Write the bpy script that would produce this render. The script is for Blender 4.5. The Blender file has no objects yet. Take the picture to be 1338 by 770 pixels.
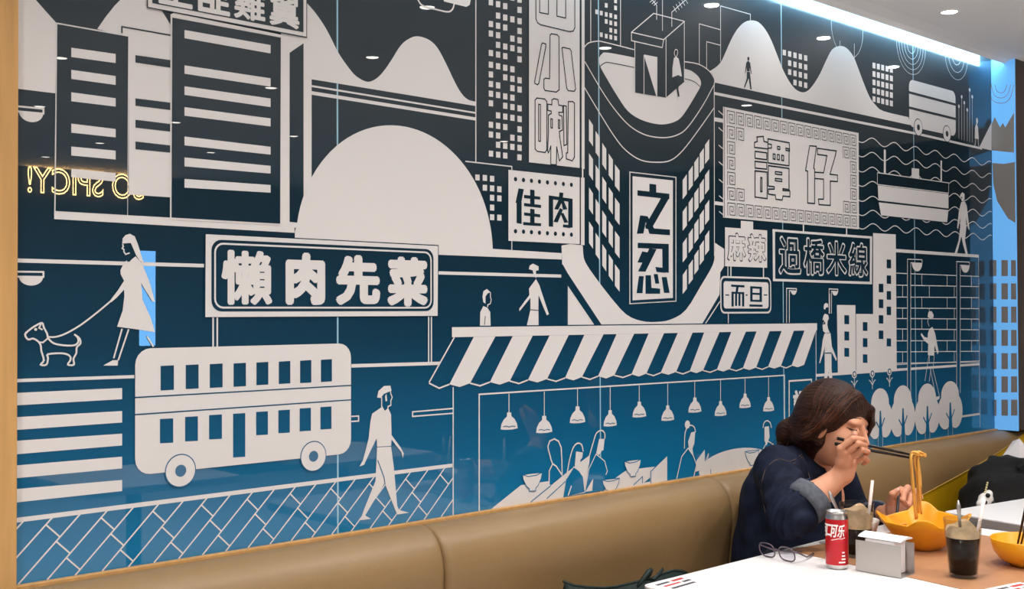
import bpy, bmesh, math, random
import numpy as np
from mathutils import Vector, Matrix
random.seed(7)
SC = bpy.context.scene
COL = SC.collection

# ------------------------------------------------------------------ camera
FPX, CX, CY = 1500.0, 669.0, 385.0           # focal length in pixels of the 1338x770 frame
CAM = np.array([0.0, -2.30, 1.40])           # wall plane is y = 0, x runs along the wall, z up
_a = math.atan((2280 - 669) / FPX); _p = math.atan(24 / FPX); _r = math.radians(0.2)
FW = np.array([math.cos(_a)*math.cos(_p), math.sin(_a)*math.cos(_p), math.sin(_p)])
_rt0 = np.array([math.sin(_a), -math.cos(_a), 0.0]); _up0 = np.cross(_rt0, FW)
RT = _rt0*math.cos(_r) - _up0*math.sin(_r); UP = _up0*math.cos(_r) + _rt0*math.sin(_r)
cd = bpy.data.cameras.new('camera'); cam = bpy.data.objects.new('camera', cd); COL.objects.link(cam)
cd.sensor_fit = 'HORIZONTAL'; cd.sensor_width = 36.0; cd.lens = 36.0*FPX/1338.0
cd.clip_start = 0.05; cd.clip_end = 60
cam.matrix_world = Matrix(((RT[0], UP[0], -FW[0], CAM[0]), (RT[1], UP[1], -FW[1], CAM[1]), (RT[2], UP[2], -FW[2], CAM[2]), (0, 0, 0, 1)))
SC.camera = cam

# ------------------------------------------------------------------ world, exposure
w = bpy.data.worlds.new('world'); SC.world = w; w.use_nodes = True
w.node_tree.nodes['Background'].inputs[0].default_value = (0.5, 0.55, 0.6, 1)
w.node_tree.nodes['Background'].inputs[1].default_value = 0.05
SC.view_settings.view_transform = 'Standard'; SC.view_settings.look = 'None'
SC.view_settings.gamma = 1.0; SC.view_settings.use_curve_mapping = False
SC.view_settings.exposure = 0.0
DOWNLIGHT_W = 7.6
COVE = 22.0

# ------------------------------------------------------------------ helpers
def raydir(px, py):
    return FW + RT*(px-CX)/FPX - UP*(py-CY)/FPX
def on_y(px, py, y=0.0):
    d = raydir(px, py); t = (y-CAM[1])/d[1]; return CAM + t*d
def on_z(px, py, z):
    d = raydir(px, py); t = (z-CAM[2])/d[2]; return CAM + t*d
def on_x(px, py, x):
    d = raydir(px, py); t = (x-CAM[0])/d[0]; return CAM + t*d
def lin(c):
    return tuple(((v/255)/12.92 if v/255 <= 0.04045 else ((v/255+0.055)/1.055)**2.4) for v in c)

def mat(name, col, rough=0.5, metal=0.0, spec=0.5, noise=None, bump=None, emit=None, trans=0.0, ior=1.45, coat=0.0, sheen=0.0, sss=0.0, alpha=1.0):
    """Principled material; noise=(scale, amount, stretch) varies the colour, bump=(scale, strength, stretch)."""
    m = bpy.data.materials.new(name); m.use_nodes = True; nt = m.node_tree; b = nt.nodes['Principled BSDF']
    c = lin(col) + (1,)
    b.inputs['Base Color'].default_value = c; b.inputs['Roughness'].default_value = rough
    b.inputs['Metallic'].default_value = metal; b.inputs['Specular IOR Level'].default_value = spec
    b.inputs['IOR'].default_value = ior; b.inputs['Transmission Weight'].default_value = trans
    b.inputs['Coat Weight'].default_value = coat; b.inputs['Sheen Weight'].default_value = sheen
    b.inputs['Alpha'].default_value = alpha
    if sss: b.inputs['Subsurface Weight'].default_value = sss; b.inputs['Subsurface Radius'].default_value = (0.012, 0.005, 0.003); b.inputs['Subsurface Scale'].default_value = 0.5
    if emit: b.inputs['Emission Color'].default_value = lin(emit[0]) + (1,); b.inputs['Emission Strength'].default_value = emit[1]
    def nz(scale, stretch):
        tc = nt.nodes.new('ShaderNodeTexCoord'); mp = nt.nodes.new('ShaderNodeMapping'); n = nt.nodes.new('ShaderNodeTexNoise')
        mp.inputs['Scale'].default_value = stretch; n.inputs['Scale'].default_value = scale; n.inputs['Detail'].default_value = 5
        nt.links.new(tc.outputs['Object'], mp.inputs[0]); nt.links.new(mp.outputs[0], n.inputs['Vector']); return n
    if noise:
        n = nz(noise[0], noise[2] if len(noise) > 2 else (1, 1, 1)); r = nt.nodes.new('ShaderNodeMapRange'); mx = nt.nodes.new('ShaderNodeMix'); mx.data_type = 'RGBA'; mx.blend_type = 'MULTIPLY'
        r.inputs['From Min'].default_value = 0.3; r.inputs['From Max'].default_value = 0.7
        r.inputs['To Min'].default_value = 1-noise[1]; r.inputs['To Max'].default_value = 1+noise[1]
        nt.links.new(n.outputs[0], r.inputs[0]); mx.inputs[0].default_value = 1; mx.inputs[6].default_value = c
        nt.links.new(r.outputs[0], mx.inputs[7]); nt.links.new(mx.outputs[2], b.inputs['Base Color'])
    if bump:
        n = nz(bump[0], bump[2] if len(bump) > 2 else (1, 1, 1)); bp = nt.nodes.new('ShaderNodeBump'); bp.inputs['Strength'].default_value = bump[1]; bp.inputs['Distance'].default_value = 0.01
        nt.links.new(n.outputs[0], bp.inputs['Height']); nt.links.new(bp.outputs[0], b.inputs['Normal'])
    return m

def link(name, verts, faces, mats, parent=None, smooth=False, fmat=None):
    me = bpy.data.meshes.new(name); me.from_pydata([tuple(map(float, v)) for v in verts], [], faces); me.update()
    if not isinstance(mats, (list, tuple)): mats = [mats]
    for m in mats: me.materials.append(m)
    if fmat is not None: me.polygons.foreach_set('material_index', fmat)
    if smooth: me.polygons.foreach_set('use_smooth', [True]*len(me.polygons))
    o = bpy.data.objects.new(name, me); COL.objects.link(o)
    if parent is not None: o.parent = parent
    return o
def tag(o, label=None, cat=None, group=None, kind=None):
    if label: o['label'] = label
    if cat: o['category'] = cat
    if group: o['group'] = group
    if kind: o['kind'] = kind
    return o
def empty(name, loc=(0, 0, 0), rz=0.0):
    o = bpy.data.objects.new(name, None); o.empty_display_size = 0.05; COL.objects.link(o); o.location = loc; o.rotation_euler = (0, 0, rz); return o
def children(o): return [c for c in COL.objects if c.parent == o]
def copy_tree(o, parent=None):
    c = o.copy(); COL.objects.link(c); c.parent = parent
    for ch in children(o): copy_tree(ch, c)
    return c

class MB:
    """collects simple solids into one mesh"""
    def __init__(s): s.v = []; s.f = []; s.m = []
    def add(s, vs, fs, mi=0):
        n = len(s.v); s.v += [tuple(v) for v in vs]; s.f += [tuple(i+n for i in f) for f in fs]; s.m += [mi]*len(fs); return s
    def box(s, x0, x1, y0, y1, z0, z1, mi=0):
        vs = [(x, y, z) for z in (z0, z1) for y in (y0, y1) for x in (x0, x1)]
        return s.add(vs, [(0, 2, 3, 1), (4, 5, 7, 6), (0, 1, 5, 4), (2, 6, 7, 3), (0, 4, 6, 2), (1, 3, 7, 5)], mi)
    def rbox(s, x0, x1, y0, y1, z0, z1, r, mi=0, seg=2):
        bm = bmesh.new(); bmesh.ops.create_cube(bm, size=1)
        for v in bm.verts: v.co = Vector(((x0+x1)/2 + v.co.x*(x1-x0), (y0+y1)/2 + v.co.y*(y1-y0), (z0+z1)/2 + v.co.z*(z1-z0)))
        bmesh.ops.bevel(bm, geom=bm.edges[:], offset=r, segments=seg, profile=0.5, affect='EDGES')
        bm.verts.index_update(); s.add([v.co[:] for v in bm.verts], [[v.index for v in f.verts] for f in bm.faces], mi); bm.free(); return s
    def lathe(s, prof, c=(0, 0, 0), n=32, mi=0, axis=None):
        """prof: list of (radius, height); open profile, both ends closed when radius is 0"""
        vs = []; fs = []
        A = Matrix.Identity(3) if axis is None else Vector((0, 0, 1)).rotation_difference(Vector(axis)).to_matrix()
        for r, h in prof:
            for k in range(n):
                t = 2*math.pi*k/n; p = A @ Vector((r*math.cos(t), r*math.sin(t), h)); vs.append((c[0]+p.x, c[1]+p.y, c[2]+p.z))
        for j in range(len(prof)-1):
            for k in range(n):
                a = j*n+k; b = j*n+(k+1) % n; fs.append((a, b, b+n, a+n))
        return s.add(vs, fs, mi)
    def tube(s, pts, r, n=8, mi=0, cap=True):
        pts = [Vector(p) for p in pts]; rs = r if isinstance(r, (list, tuple)) else [r]*len(pts)
        vs = []; fs = []; prev = None
        for i, p in enumerate(pts):
            t = (pts[min(i+1, len(pts)-1)] - pts[max(i-1, 0)]).normalized()
            if prev is None:
                u = t.orthogonal().normalized()
            else:
                u = (prev - t*prev.dot(t)); u = u.normalized() if u.length > 1e-6 else t.orthogonal().normalized()
            prev = u; q = t.cross(u)
            for k in range(n):
                a = 2*math.pi*k/n; vs.append(p + (u*math.cos(a) + q*math.sin(a))*rs[i])
        for i in range(len(pts)-1):
            for k in range(n):
                a = i*n+k; b = i*n+(k+1) % n; fs.append((a, b, b+n, a+n))
        if cap: fs.append(tuple(range(n))[::-1]); fs.append(tuple((len(pts)-1)*n+k for k in range(n)))
        return s.add(vs, fs, mi)
    def prism(s, poly, axis, a, b, mi=0):
        """extrude a 2D polygon along axis ('x','y','z') from a to b"""
        n = len(poly)
        def mk(p, t): return {'x': (t, p[0], p[1]), 'y': (p[0], t, p[1]), 'z': (p[0], p[1], t)}[axis]
        vs = [mk(p, a) for p in poly] + [mk(p, b) for p in poly]
        fs = [tuple(range(n))[::-1], tuple(range(n, 2*n))] + [(i, (i+1) % n, n+(i+1) % n, n+i) for i in range(n)]
        return s.add(vs, fs, mi)
    def build(s, name, mats, parent=None, smooth=False):
        return link(name, s.v, s.f, mats, parent, smooth, s.m)

def catmull(pts, seg=6, closed=False):
    pts = [np.array(p, float) for p in pts]; n = len(pts); out = []
    rng = range(n if closed else n-1)
    for i in rng:
        p1 = pts[i]; p2 = pts[(i+1) % n]
        p0 = pts[(i-1) % n] if closed or i > 0 else p1; p3 = pts[(i+2) % n] if closed or i+2 < n else p2
        for k in range(seg):
            t = k/seg
            out.append(0.5*((2*p1) + (-p0+p2)*t + (2*p0-5*p1+4*p2-p3)*t*t + (-p0+3*p1-3*p2+p3)*t**3))
    if not closed: out.append(pts[-1])
    return out

# ------------------------------------------------------------------ materials
M = {}
M['vinyl'] = mat('matte_print', (216, 212, 210), 0.7, spec=0.1)
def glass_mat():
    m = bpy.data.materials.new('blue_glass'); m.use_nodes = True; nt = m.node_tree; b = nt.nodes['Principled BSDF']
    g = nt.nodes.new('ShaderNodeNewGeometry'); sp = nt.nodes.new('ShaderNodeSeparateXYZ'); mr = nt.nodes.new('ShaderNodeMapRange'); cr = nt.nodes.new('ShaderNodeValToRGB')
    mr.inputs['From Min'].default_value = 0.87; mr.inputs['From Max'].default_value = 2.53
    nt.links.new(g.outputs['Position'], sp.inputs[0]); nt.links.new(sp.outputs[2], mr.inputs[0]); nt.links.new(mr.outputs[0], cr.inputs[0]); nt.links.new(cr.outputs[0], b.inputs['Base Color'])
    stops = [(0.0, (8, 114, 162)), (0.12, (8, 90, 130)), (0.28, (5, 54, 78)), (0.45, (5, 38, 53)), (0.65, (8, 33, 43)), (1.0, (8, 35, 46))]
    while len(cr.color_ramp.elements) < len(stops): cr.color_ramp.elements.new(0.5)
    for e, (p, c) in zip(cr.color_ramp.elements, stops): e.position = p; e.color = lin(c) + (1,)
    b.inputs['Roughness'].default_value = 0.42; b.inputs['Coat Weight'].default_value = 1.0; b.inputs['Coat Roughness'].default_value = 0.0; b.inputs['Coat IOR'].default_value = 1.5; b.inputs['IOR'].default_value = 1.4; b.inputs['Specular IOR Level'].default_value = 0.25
    return m
M['glass'] = glass_mat()
M['seam'] = mat('seam_filler', (150, 190, 208), 0.4)
M['wood'] = mat('oak_trim', (196, 150, 92), 0.45, noise=(6, 0.12, (8, 8, 0.6)))
M['plaster'] = mat('ceiling_paint', (242, 240, 240), 0.8)
M['wallgrey'] = mat('wall_paint', (176, 173, 170), 0.8)
M['darkwall'] = mat('dark_wall', (34, 34, 36), 0.7)
M['floor'] = mat('floor_tile', (238, 236, 234), 0.45, noise=(3, 0.1))
M['stone'] = mat('dark_stone', (86, 76, 70), 0.6, noise=(12, 0.2, (1, 1, 0.3)))
M['tan'] = mat('tan_leather', (146, 117, 79), 0.38, spec=0.5, noise=(2.5, 0.06), bump=(120, 0.06))
M['yellow'] = mat('yellow_leather', (208, 162, 12), 0.5, noise=(2.5, 0.06), bump=(120, 0.06))
M['pipe'] = mat('seam_piping', (190, 150, 70), 0.5)
M['white'] = mat('white_laminate', (236, 232, 230), 0.35)
M['edge'] = mat('grey_table_edge', (150, 140, 136), 0.5)
M['brown'] = mat('brown_laminate', (176, 128, 92), 0.4, noise=(3, 0.08, (1, 6, 1)))
M['steel'] = mat('brushed_steel', (190, 186, 182), 0.35, metal=1.0)
M['dark'] = mat('dark_metal', (40, 40, 42), 0.4, metal=0.6)
M['lampglow'] = mat('lamp_diffuser', (255, 255, 255), 0.5, emit=((255, 247, 235), 24.0))
M['led'] = mat('led_strip', (255, 255, 255), 0.5, emit=((172, 226, 255), COVE))
M['neon'] = mat('neon_tube', (255, 220, 150), 0.5, emit=((255, 205, 130), 60.0))
M['screen'] = mat('lit_menu_screen', (200, 230, 255), 0.5, emit=((110, 185, 255), 22.0))
M['panelglow'] = mat('panel_painted_glow', (120, 175, 225), 0.25, emit=((92, 170, 236), 0.62))  # emission stands in for brightness mirrored in the return glass

# ------------------------------------------------------------------ the setting
X0, X1 = 0.812, 5.093          # mural ends
ZB, ZC = 0.87, 2.53            # mural bottom, ceiling
RX0, RX1, RY = -1.6, 7.2, -6.6
def struct(name, mb, m, parent=None): 
    o = mb.build(name, m, parent); 
    if parent is None: tag(o, kind='structure')
    return o
struct('floor', MB().box(RX0, RX1, RY, 0.2, -0.1, 0.0), M['floor'])
cm = MB().box(RX0, RX1, RY, -0.085, ZC, ZC+0.12)
cm.prism([(-0.085, ZC+0.12), (-0.057, ZC+0.12), (-0.057, ZC-0.022), (-0.062, ZC-0.025), (-0.085, ZC-0.012), (-0.14, ZC+0.001), (-0.14, ZC+0.02)], 'x', RX0, RX1)
cm.box(RX0, RX1, -0.09, 0.2, ZC+0.115, ZC+0.16)
struct('ceiling', cm, M['plaster'])
struct('wall_back', MB().box(RX0, RX1, 0.0085, 0.2, 0, ZC+0.12), M['wallgrey'])
struct('wall_front', MB().box(RX0, RX1, RY-0.2, RY, 0, ZC+0.12), M['darkwall'])
struct('wall_left', MB().box(RX0-0.2, RX0, RY, 0.2, 0, ZC+0.12), M['wallgrey'])
struct('wall_right', MB().box(RX1, RX1+0.2, RY, 0.2, 0, ZC+0.12), M['darkwall'])
struct('wall_pillar', MB().box(X1+0.012, 6.4, -0.105, 0.0085, 0.872, ZC+0.1), M['stone'])
struct('trim_1', MB().rbox(0.70, X0, -0.03, 0.0085, 0.4, ZC, 0.004), M['wood'])
struct('trim_2', MB().rbox(X0, X1+0.01, -0.014, 0.0085, ZB-0.012, ZB+0.004, 0.002), M['wood'])

# led strip hidden in the ceiling cove
led = MB().box(X0, X1, -0.0565, -0.050, ZC-0.016, ZC+0.05).build('cove_light_strip', M['led'])
tag(led, 'cool white strip light glowing in the ceiling cove above the mural', 'light strip')

# downlights: shown in the ceiling or as glints in the glass; None marks unseen extras
def downlight_proto():
    root = empty('downlight', (0, 0, ZC))
    MB().lathe([(0.027, 0.0), (0.036, -0.004), (0.039, -0.001), (0.039, 0.001)], n=28).build('trim_ring', M['plaster'], root, True)
    MB().lathe([(0.0, -0.0015), (0.027, -0.0015)], n=28).build('diffuser', M['lampglow'], root)
    return root
def gl(where): return 'ceiling downlight mirrored as a white glint ' + where
DL = [(4.15, -0.27, 'white round downlight set in the ceiling at the top right'), (3.40, -0.27, gl('above the first right-hand hill')), (4.88, -0.36, gl('above the small printed bus')), (2.65, -0.27, None), (1.90, -0.27, None), (1.15, -0.27, None),
      (3.62, -1.0, gl('on the hut of the curved tower')), (2.99, -1.81, gl('in the dark dip between two left hills')), (3.02, -2.71, gl('on the tall barred building, upper side')), (1.98, -2.74, gl('at the top left corner of the low building')), (2.36, -3.99, gl('by the upper left lamp')), (3.15, -3.99, gl('left of the tall barred building')), (3.95, -3.98, gl('on the strip right of the tall barred building')),
      (5.1, -3.25, gl('among the scattered square windows')), (3.16, -5.08, gl('just above the neon words')), (3.92, -5.0, gl('low on the tall barred building')), (3.15, -5.98, gl('at the far left above the neon words')), (1.7, -1.0, None), (5.2, -1.4, None), (0.6, -1.2, None), (2.65, -1.0, None), (0.2, -0.9, None), (-0.5, -1.7, None), (0.9, -2.2, None), (-0.6, -3.1, None)]  # last ones, far left: unseen, added to brighten the mural there
dl0 = downlight_proto(); roots = [dl0] + [copy_tree(dl0) for _ in DL[1:]]
for o, (x, y, lab) in zip(roots, DL):
    o.location = (x, y, ZC)
    tag(o, lab or 'unseen extra ceiling downlight outside the picture, lighting the mural, bench and tables', 'downlight', 'ceiling downlights')
    ld = bpy.data.lights.new('downlight_lamp', 'AREA'); ld.shape = 'DISK'; ld.size = 0.052; ld.spread = math.radians(180 if y > -0.5 else 140); ld.energy = (DOWNLIGHT_W if y < -0.5 else DOWNLIGHT_W*0.14)*(0.55 if x > 4.6 else 1.0); ld.color = (1.0, 0.97, 0.94)
    lo = bpy.data.objects.new('downlight_lamp', ld); COL.objects.link(lo); lo.parent = o; lo.location = (0, 0, -0.0042)

# ------------------------------------------------------------------ banquette along the wall
bench = empty('banquette', (2.9, -0.3, 0)); tag(bench, 'long tan leather banquette under the mural with a yellow slanted end', 'bench')
BX = [X0-0.08, 1.81, 2.985, 4.16, 6.2]
prof = [(-0.006, 0.42), (-0.006, 0.862), (-0.02, 0.868), (-0.045, 0.866), (-0.068, 0.858), (-0.088, 0.843), (-0.103, 0.822), (-0.113, 0.795), (-0.118, 0.765), (-0.118, 0.735), (-0.113, 0.69), (-0.106, 0.64), (-0.10, 0.56), (-0.10, 0.42)]
def cushion(x0, x1, zlo=None):
    """one padded back panel with edges that round in at its seams"""
    vs = []; fs = []; xs = [x0, x0+0.0025, x0+0.008, x0+0.02] + list(np.linspace(x0+0.05, x1-0.05, 9)) + [x1-0.02, x1-0.008, x1-0.0025, x1]
    sh = [0.80, 0.92, 0.975, 0.995] + [1]*9 + [0.995, 0.975, 0.92, 0.80]
    for x, s in zip(xs, sh):
        for (y, z) in prof: vs.append((x-2.9, y*s+0.3, (z if z < 0.8 else 0.8+(z-0.8)*(s*0.3+0.7))))
    n = len(prof)
    for i in range(len(xs)-1):
        for j in range(n-1): a = i*n+j; fs.append((a, a+n, a+n+1, a+1))
    return vs, fs
for i in range(len(BX)-1):
    vs, fs = cushion(BX[i], BX[i+1])
    if i < 3: link('back_cushion', vs, fs, M['tan'], bench, True)
    else:
        # last panel: split by a slanted seam into a tan upper and a yellow lower cover
        bm = bmesh.new(); me = bpy.data.meshes.new('tmp'); me.from_pydata(vs, [], fs); bm.from_mesh(me)
        A = Vector((3.95-2.9, 0.19, 0.644)); B = Vector((5.142-2.9, 0.19, 0.838)); d = (B-A); nrm = Vector((-d.z, 0, d.x)).normalized()
        bmesh.ops.bisect_plane(bm, geom=bm.verts[:]+bm.edges[:]+bm.faces[:], plane_co=A, plane_no=nrm)
        bm.verts.index_update(); V = [v.co.copy() for v in bm.verts]; up = []; lo = []
        for f in bm.faces: (up if (f.calc_center_median()-A).dot(nrm) > 0 else lo).append([v.index for v in f.verts])
        def part(fs_, m_):
            ids = sorted({i for f in fs_ for i in f}); mp = {i: k for k, i in enumerate(ids)}; return link('back_cushion', [V[i] for i in ids], [[mp[i] for i in f] for f in fs_], m_, bench, True)
        part(up, M['tan']); o = part(lo, M['yellow']); o['label'] = 'yellow lower end of the bench back'
        cut = sorted([v for v in V if abs((v-A).dot(nrm)) < 1e-4 and v.z < 0.85], key=lambda v: v.x)
        cut = [v + Vector((0, -0.001, 0)) for v in cut if v.y < 0.22]
        MB().tube(cut, 0.0028, 6).build('slanted_piping', M['pipe'], bench, True)
for x in BX[1:4]:
    MB().tube([(x-2.9, y*0.80+0.3, (z if z < .8 else .8+(z-.8)*.94)+0.001) for (y, z) in prof[1:]], 0.0016, 6).build('seam_welt', M['brown'], bench, True)
MB().rbox(BX[0]-2.9, BX[-1]-2.9, -0.30, 0.182, 0.36, 0.46, 0.025, seg=3).build('seat_cushion', M['tan'], bench, True)
MB().box(BX[0]-2.9, BX[-1]-2.9, -0.22, 0.294, 0.0, 0.36).build('plinth', M['wood'], bench)

# ------------------------------------------------------------------ room behind the camera (seen mirrored in the glass)
def refl_on_y(px, py, y):
    d = raydir(px, py)*np.array([1, -1, 1]); W = on_y(px, py, 0.0); t = (y-W[1])/d[1]; return W + t*d
def text_mesh(body, offset=0.0, res=4, tube=0.0):
    c = bpy.data.curves.new('glyph', 'FONT'); c.body = body; c.size = 1; c.offset = offset; c.resolution_u = res
    if tube: c.fill_mode = 'NONE'; c.bevel_depth = tube; c.bevel_resolution = 1
    o = bpy.data.objects.new('glyph', c); COL.objects.link(o); dg = bpy.context.evaluated_depsgraph_get()
    me = bpy.data.meshes.new_from_object(o.evaluated_get(dg)); bpy.data.objects.remove(o); bpy.data.curves.remove(c)
    V = [v.co.copy() for v in me.vertices]; F = [list(p.vertices) for p in me.polygons]; bpy.data.meshes.remove(me); return V, F
yn = RY + 0.04
a = refl_on_y(36, 245, yn); b = refl_on_y(166, 250, yn); zt = refl_on_y(100, 222, yn)[2]; zb = refl_on_y(100, 256, yn)[2]
V, F = text_mesh('SO SPICY!', 0.0, 4, 0.018)
xs = [v.x for v in V]; ys = [v.y for v in V]
# the sign faces +y (towards the mural), so its words run towards -x
sw = (b[0]-a[0])*1.18
verts = [(b[0]+(b[0]-a[0])*0.18 - (v.x-min(xs))/(max(xs)-min(xs))*sw, yn + v.z*(zt-zb), zb + (v.y-min(ys))/(max(ys)-min(ys))*(zt-zb)) for v in V]
tag(link('neon_sign', verts, F, M['neon']), 'glowing yellow neon words mirrored at the left of the mural', 'neon sign')
a = refl_on_y(182, 326, yn); b = refl_on_y(203, 330, yn); zt = refl_on_y(192, 328, yn)[2]; zb = refl_on_y(192, 452, yn)[2]
sc = empty('menu_screen', (float(a[0]+b[0])/2, RY, 0)); tag(sc, 'tall narrow bright blue screen mirrored behind the printed dog walker', 'screen')
wd = (b[0]-a[0])/2
MB().rbox(-wd-0.03, wd+0.03, 0.0, 0.04, zb-0.03, zt+0.03, 0.01).build('housing', M['dark'], sc)
MB().box(-wd, wd, 0.041, 0.043, zb, zt).build('display', M['screen'], sc)

def table(name, loc, rz, w, d, top, label, group=None):
    """pedestal table; loc = centre, w along x, d along y"""
    t = empty(name, (loc[0], loc[1], 0), rz); tag(t, label, 'table', group)
    # rounded rectangle top
    r = 0.025; P = []
    for cx_, cy_, a0 in ((w/2-r, d/2-r, 0), (-w/2+r, d/2-r, 90), (-w/2+r, -d/2+r, 180), (w/2-r, -d/2+r, 270)):
        for k in range(5): a = math.radians(a0+k*22.5); P.append((cx_+r*math.cos(a), cy_+r*math.sin(a)))
    mb = MB(); mb.prism(P, 'z', 0.722, 0.750); mb.build('tabletop', [top], t)
    mb = MB(); mb.prism([(x*0.996, y*0.996) for x, y in P], 'z', 0.7215, 0.7225)
    n = len(P); vs = [(x*1.0008, y*1.0008, 0.7225) for x, y in P] + [(x*1.0008, y*1.0008, 0.7465) for x, y in P]
    mb.add(vs, [(i, (i+1) % n, n+(i+1) % n, n+i) for i in range(n)]); mb.build('edge_band', [M['edge']], t)
    MB().lathe([(0.0, 0.722), (0.12, 0.722), (0.12, 0.712), (0.03, 0.70), (0.03, 0.03), (0.0, 0.03)], n=20).build('pedestal', M['dark'], t, False)
    MB().rbox(-0.22, 0.22, -0.22, 0.22, 0.0, 0.03, 0.008).build('foot', M['dark'], t)
    return t

# ------------------------------------------------------------------ the printed glass mural
mural = empty('mural', (0, 0, 0)); tag(mural, 'blue and white printed city street mural on glossy glass panels', 'mural')
SE = [X0, 1.57, 2.495, 3.442, 4.382, X1]
for i in range(5):
    MB().box(SE[i]+(0.0022 if i else 0), SE[i+1]-(0.0022 if i < 4 else 0), 0.0, 0.008, ZB, ZC+0.10).build('glass_panel', M['glass'], mural)
for x in SE[1:5]:
    MB().box(x-0.0022, x+0.0022, -0.0002, 0.008, ZB, ZC+0.10).build('panel_joint', M['seam'], mural)

def W(p):
    q = on_y(p[0], p[1], 0.0); return (q[0], q[2])
def crop(x0, y0, s):
    return lambda *pts: [(x0+p[0]/s, y0+p[1]/s) for p in pts]
LAY = 0.00045
MOTIFS = [0]
class Motif:
    """flat print on the glass: light and dark areas stacked in hair-thin layers"""
    def __init__(s, name, label=None, base=0): s.name = name; s.label = label; s.v = []; s.f = []; s.m = []; s.n = base; MOTIFS[0] += 1; s.jit = 0.000011*(MOTIFS[0] % 17)
    def _add(s, pts, dark, lay):
        k = len(s.v); y = -LAY*(lay+1)-0.0000035*(len(s.f) % 60)-s.jit
        s.v += [(x, y, max(z, ZB+0.003)) for x, z in pts]; s.f.append(tuple(range(k, k+len(pts)))); s.m.append(1 if dark else 0)
    def wp(s, pts, dark=False, lay=0):           # polygon in wall metres
        a = sum(pts[i][0]*pts[(i+1) % len(pts)][1]-pts[(i+1) % len(pts)][0]*pts[i][1] for i in range(len(pts)))
        s._add(pts if a > 0 else pts[::-1], dark, lay); return s
    def poly(s, pts, dark=False, lay=0, smooth=0):
        P = [W(p) for p in pts]
        if smooth: P = [tuple(p) for p in catmull(P, smooth, True)]
        return s.wp(P, dark, lay)
    def wline(s, P, w, dark=False, lay=0, closed=False):
        P = [np.array(p, float) for p in P]
        if closed: P = P + [P[0]]
        for i in range(len(P)-1):
            d = P[i+1]-P[i]; L = np.linalg.norm(d)
            if L < 1e-6: continue
            d = d/L; n = np.array([-d[1], d[0]])*w/2; e = d*w*0.45
            a, b = P[i]-(e if i or closed else 0), P[i+1]+(e if i < len(P)-2 or closed else 0)
            s.wp([tuple(a-n), tuple(b-n), tuple(b+n), tuple(a+n)], dark, lay+(i % 2)*0.08)
        return s
    def line(s, pts, w=0.004, dark=False, lay=0, smooth=0, closed=False):
        P = [W(p) for p in pts]
        if smooth: P = [tuple(p) for p in catmull(P, smooth, closed)]
        return s.wline(P, w, dark, lay, closed)
    def disc(s, c, r, dark=False, lay=0, n=32, ry=None, px=True):
        x, z = W(c) if px else c
        return s.wp([(x+r*math.cos(2*math.pi*k/n), z+(ry or r)*math.sin(2*math.pi*k/n)) for k in range(n)], dark, lay)
    def band(s, a, b, w, dark=False, lay=0):     # straight strip between two pixels, w metres tall
        (x0, z0), (x1, z1) = W(a), W(b); return s.wp([(x0, z0-w/2), (x1, z1-w/2), (x1, z1+w/2), (x0, z0+w/2)], dark, lay)
    def bar(s, x0, x1, l, r, dark=False, lay=0):  # pixel quad with left (top,bottom) and right (top,bottom)
        return s.poly([(x0, l[0]), (x1, r[0]), (x1, r[1]), (x0, l[1])], dark, lay)
    def rrect(s, box, r, dark=False, lay=0, w=None):  # rounded rectangle in wall metres (x0,x1,z0,z1)
        x0, x1, z0, z1 = box; P = []
        for cx_, cz, a0 in ((x1-r, z1-r, 0), (x0+r, z1-r, 90), (x0+r, z0+r, 180), (x1-r, z0+r, 270)):
            for k in range(6): a = math.radians(a0+k*18); P.append((cx_+r*math.cos(a), cz+r*math.sin(a)))
        return s.wp(P, dark, lay) if w is None else s.wline(P, w, dark, lay, True)
    def glyph(s, ch, box, bold, dark=False, lay=0, child=True):
        """one character stretched to a wall box (x0,x1,z0,z1), thickened by bold (em) on all sides"""
        V, F = text_mesh(ch, 0.0, 3); xs = [v.x for v in V]; ys = [v.y for v in V]; ax, bx, ay, by = min(xs), max(xs), min(ys), max(ys)
        x0, x1, z0, z1 = box; n = 10 if bold > 0 else 1; e = bold
        sx = (x1-x0)/(bx-ax+2*e); sz = (z1-z0)/(by-ay+2*e)
        for k in range(n):
            t = 2*math.pi*k/n; ox = e*math.cos(t) if bold > 0 else 0; oy = e*math.sin(t) if bold > 0 else 0
            b0 = len(s.v); y = -LAY*(lay+1)-k*0.000012
            s.v += [(x0+(v.x-ax+e+ox)*sx, y, z0+(v.y-ay+e+oy)*sz) for v in V]
            s.f += [tuple(i+b0 for i in f) for f in F]; s.m += [1 if dark else 0]*len(F)
        return s
    def build(s, parent=None):
        o = link(s.name, s.v, s.f, [M['vinyl'], M['glass']], parent or mural, False, s.m)
        if s.name in ('printed_windows', 'printed_waves', 'printed_flowers', 'printed_flower_stalks', 'printed_pavement', 'printed_arcs', 'printed_diners'): o['kind'] = 'stuff'
        if s.label: o['label'] = s.label
        return o
def wbox(p, q):      # wall box from a top-left and a bottom-right pixel, read at the box's middle column/row
    mx, my = (p[0]+q[0])/2, (p[1]+q[1])/2
    return (W((p[0], my))[0], W((q[0], my))[0], W((mx, q[1]))[1], W((mx, p[1]))[1])

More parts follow.
